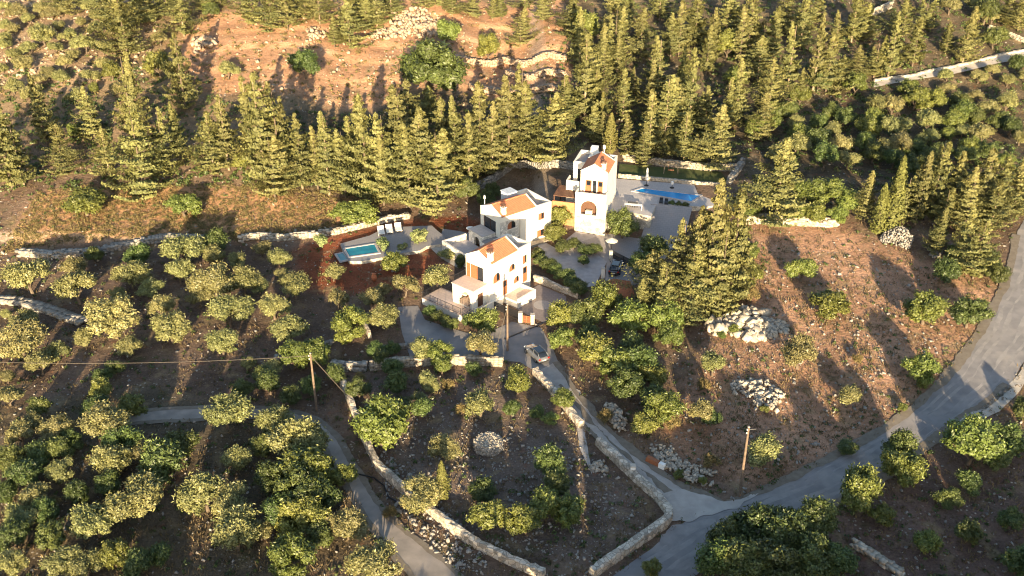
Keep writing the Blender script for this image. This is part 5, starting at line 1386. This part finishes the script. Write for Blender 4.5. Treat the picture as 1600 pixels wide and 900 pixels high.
tufts('dry_grass', scatter(20000, None, 1), .5, 5, 'grass', 1)
tufts('dry_grass', scatter(4000, [(1165, 352), (1560, 440), (1480, 580), (1180, 765), (1040, 660)], 6), .45, 5, 'grass', 6)
tufts('low_scrub', scatter(3800, [(0, 400), (60, 300), (180, 285), (420, 290), (610, 305), (560, 350), (380, 378), (200, 372), (60, 385)], 2), 1.05, 26, 'scrub', 2, leafy=True, ls=.62)
tufts('weeds', scatter(3200, None, 3), .8, 14, 'dark', 3, leafy=True)
tufts('understory', scatter(5200, [(-20, 110), (260, 90), (400, 170), (560, 180), (860, 150), (900, -20), (1620, -20), (1620, 330), (1420, 300), (1180, 250), (800, 250), (620, 300), (400, 290), (0, 300)], 4), 1.5, 22, 'dark', 4, leafy=True)
tufts('hill_scrub', scatter(700, [(-30, -20), (900, -20), (890, 150), (560, 170), (330, 150), (0, 150)], 5), 1.3, 22, 'scrub', 5, leafy=True)
def loose(name, P, smin, smax, m, seed):
    rg = np.random.default_rng(seed); n = len(P)
    sz = rg.uniform(0, 1, (n, 1)) ** 3 * (smax - smin) + smin
    o = blocks_obj(name, stones_quads(P + np.array([0, 0, .02]), sz * rg.uniform(.6, 1.3, (n, 3)) * np.array([1, 1, .6]), rg), M[m]); return tag(o, kind='stuff')
loose('loose_stones', scatter(7000, None, 11), .08, .4, 'greystone', 11)
loose('field_stones', scatter(1300, [(1100, 480), (1240, 400), (1330, 380), (1500, 470), (1470, 600), (1250, 730), (1060, 720), (1040, 640)], 12), .10, .5, 'greystone', 12)
loose('hill_stones', scatter(1500, [(270, 60), (460, -20), (890, -20), (890, 160), (560, 170), (330, 150)], 13), .12, .8, 'tanstone', 13)
loose('hill_stones', scatter(1300, [(-20, -20), (260, -20), (230, 120), (0, 140)], 14), .15, 1.0, 'tanstone', 14)
loose('plot_stones', scatter(2200, [(560, 680), (640, 640), (900, 680), (1010, 790), (920, 880), (740, 850)], 15), .08, .4, 'greystone', 15)
loose('bank_stones', scatter(1500, [(600, 700), (760, 860), (760, 900), (700, 890), (600, 770)], 16), .12, .6, 'greystone', 16)
loose('bank_stones', scatter(900, [(0, 395), (140, 392), (260, 368), (340, 372), (640, 335), (640, 345), (420, 378), (260, 385), (100, 420), (0, 420)], 17), .2, .9, 'stone', 17)

# ------------------------------------------------------------------ labels that single each tree out
LM = [('the turquoise pool', 575, 390), ('the blue pool', 1040, 303), ('the front villa', 765, 450), ('the middle villa', 812, 335), ('the rear villa', 932, 300), ('the black car', 962, 422), ('the silver car', 838, 557),
      ('the stone cistern', 763, 692), ('the road junction', 1090, 800), ('the junction pole', 1157, 722), ('the driveway pole', 791, 512), ('the lane pole', 491, 598), ('the boulder outcrop', 1150, 510), ('the rubble heap', 1190, 618),
      ('the gravel heap', 1402, 374), ('the bare hillside', 600, 80), ('the upper path', 1480, 112), ('the top left corner', 0, 0), ('the bottom left corner', 0, 900), ('the bottom right corner', 1600, 900), ('the top right corner', 1600, 0),
      ('the left end of the lane', 245, 650), ('the scrub slope', 280, 340), ('the bottom of the lane', 680, 890), ('the lawn', 1055, 274), ('the road bend', 1570, 450), ('the stone strip in the grove', 70, 486), ('the middle of the left edge', 0, 600),
      ('the top edge middle', 930, 0), ('the white stone bank', 1250, 350), ('the middle of the grove', 300, 500), ('the garden gate gap', 560, 578), ('the bottom edge pole', 795, 830), ('the curve of the lane', 560, 740), ('the open orange slope', 330, 90), ('the scrub thicket', 130, 760)]
KW = {'olive': 'grey-green olive tree', 'bush': 'bright green tree', 'dark': 'dark green bush', 'conifer': 'ragged conifer', 'slim': 'slim pointed cypress', 'flower': 'pale leafy shrub', 'dry': 'dry brown shrub'}
GRP = {'olive': 'olive trees of the groves', 'bush': 'bright green trees and bushes', 'dark': 'dark evergreen bushes and trees', 'conifer': 'conifers of the wood', 'slim': 'slim cypresses', 'flower': 'pale shrubs round the pools', 'dry': 'dry brown shrubs'}
CAT = {'olive': 'olive tree', 'bush': 'tree', 'dark': 'bush', 'conifer': 'conifer', 'slim': 'cypress', 'flower': 'shrub', 'dry': 'shrub'}
ORD = ['nearest', 'second nearest', 'third nearest', 'fourth nearest', 'fifth nearest', 'sixth nearest', 'seventh nearest', 'eighth nearest', 'ninth nearest', 'tenth nearest', 'eleventh nearest', 'twelfth nearest']
buck = {}
for t in TREES:
    if t['hidden']:
        tag(t['o'], 'unseen leafy tree added beyond the bottom edge to shade the foreground', 'tree', 'added shade trees beyond the bottom edge'); continue
    best = min(LM, key=lambda l: math.hypot(l[1] - t['px'], (l[2] - t['py']) * 1.1))
    dx, dy = t['px'] - best[1], t['py'] - best[2]
    di = ('right of' if dx > 0 else 'left of') if abs(dx) > abs(dy) else ('in front of' if dy > 0 else 'behind')
    if 'corner' in best[0] or 'edge' in best[0]: di = 'to'
    t['d'] = math.hypot(dx, dy)
    size = ''
    buck.setdefault((t['kind'], best[0], di), []).append(t)
for (k, l, di), ts in buck.items():
    ts.sort(key=lambda t: t['d'])
    for i, t in enumerate(ts):
        w = t['w']
        size = 'big ' if w > 62 else ('small ' if w < 32 else '')
        kw = KW[k]
        if len(ts) == 1: s = f'lone {size}{kw} ' + (f'near {l}' if di == 'to' else f'{di} {l}')
        else:
            s = f'{size}{kw}, {ORD[min(i, 11)]} ' + (f'to {l}' if di == 'to' else f'one {di} {l}')
        tag(t['o'], s, CAT[k], GRP[k])
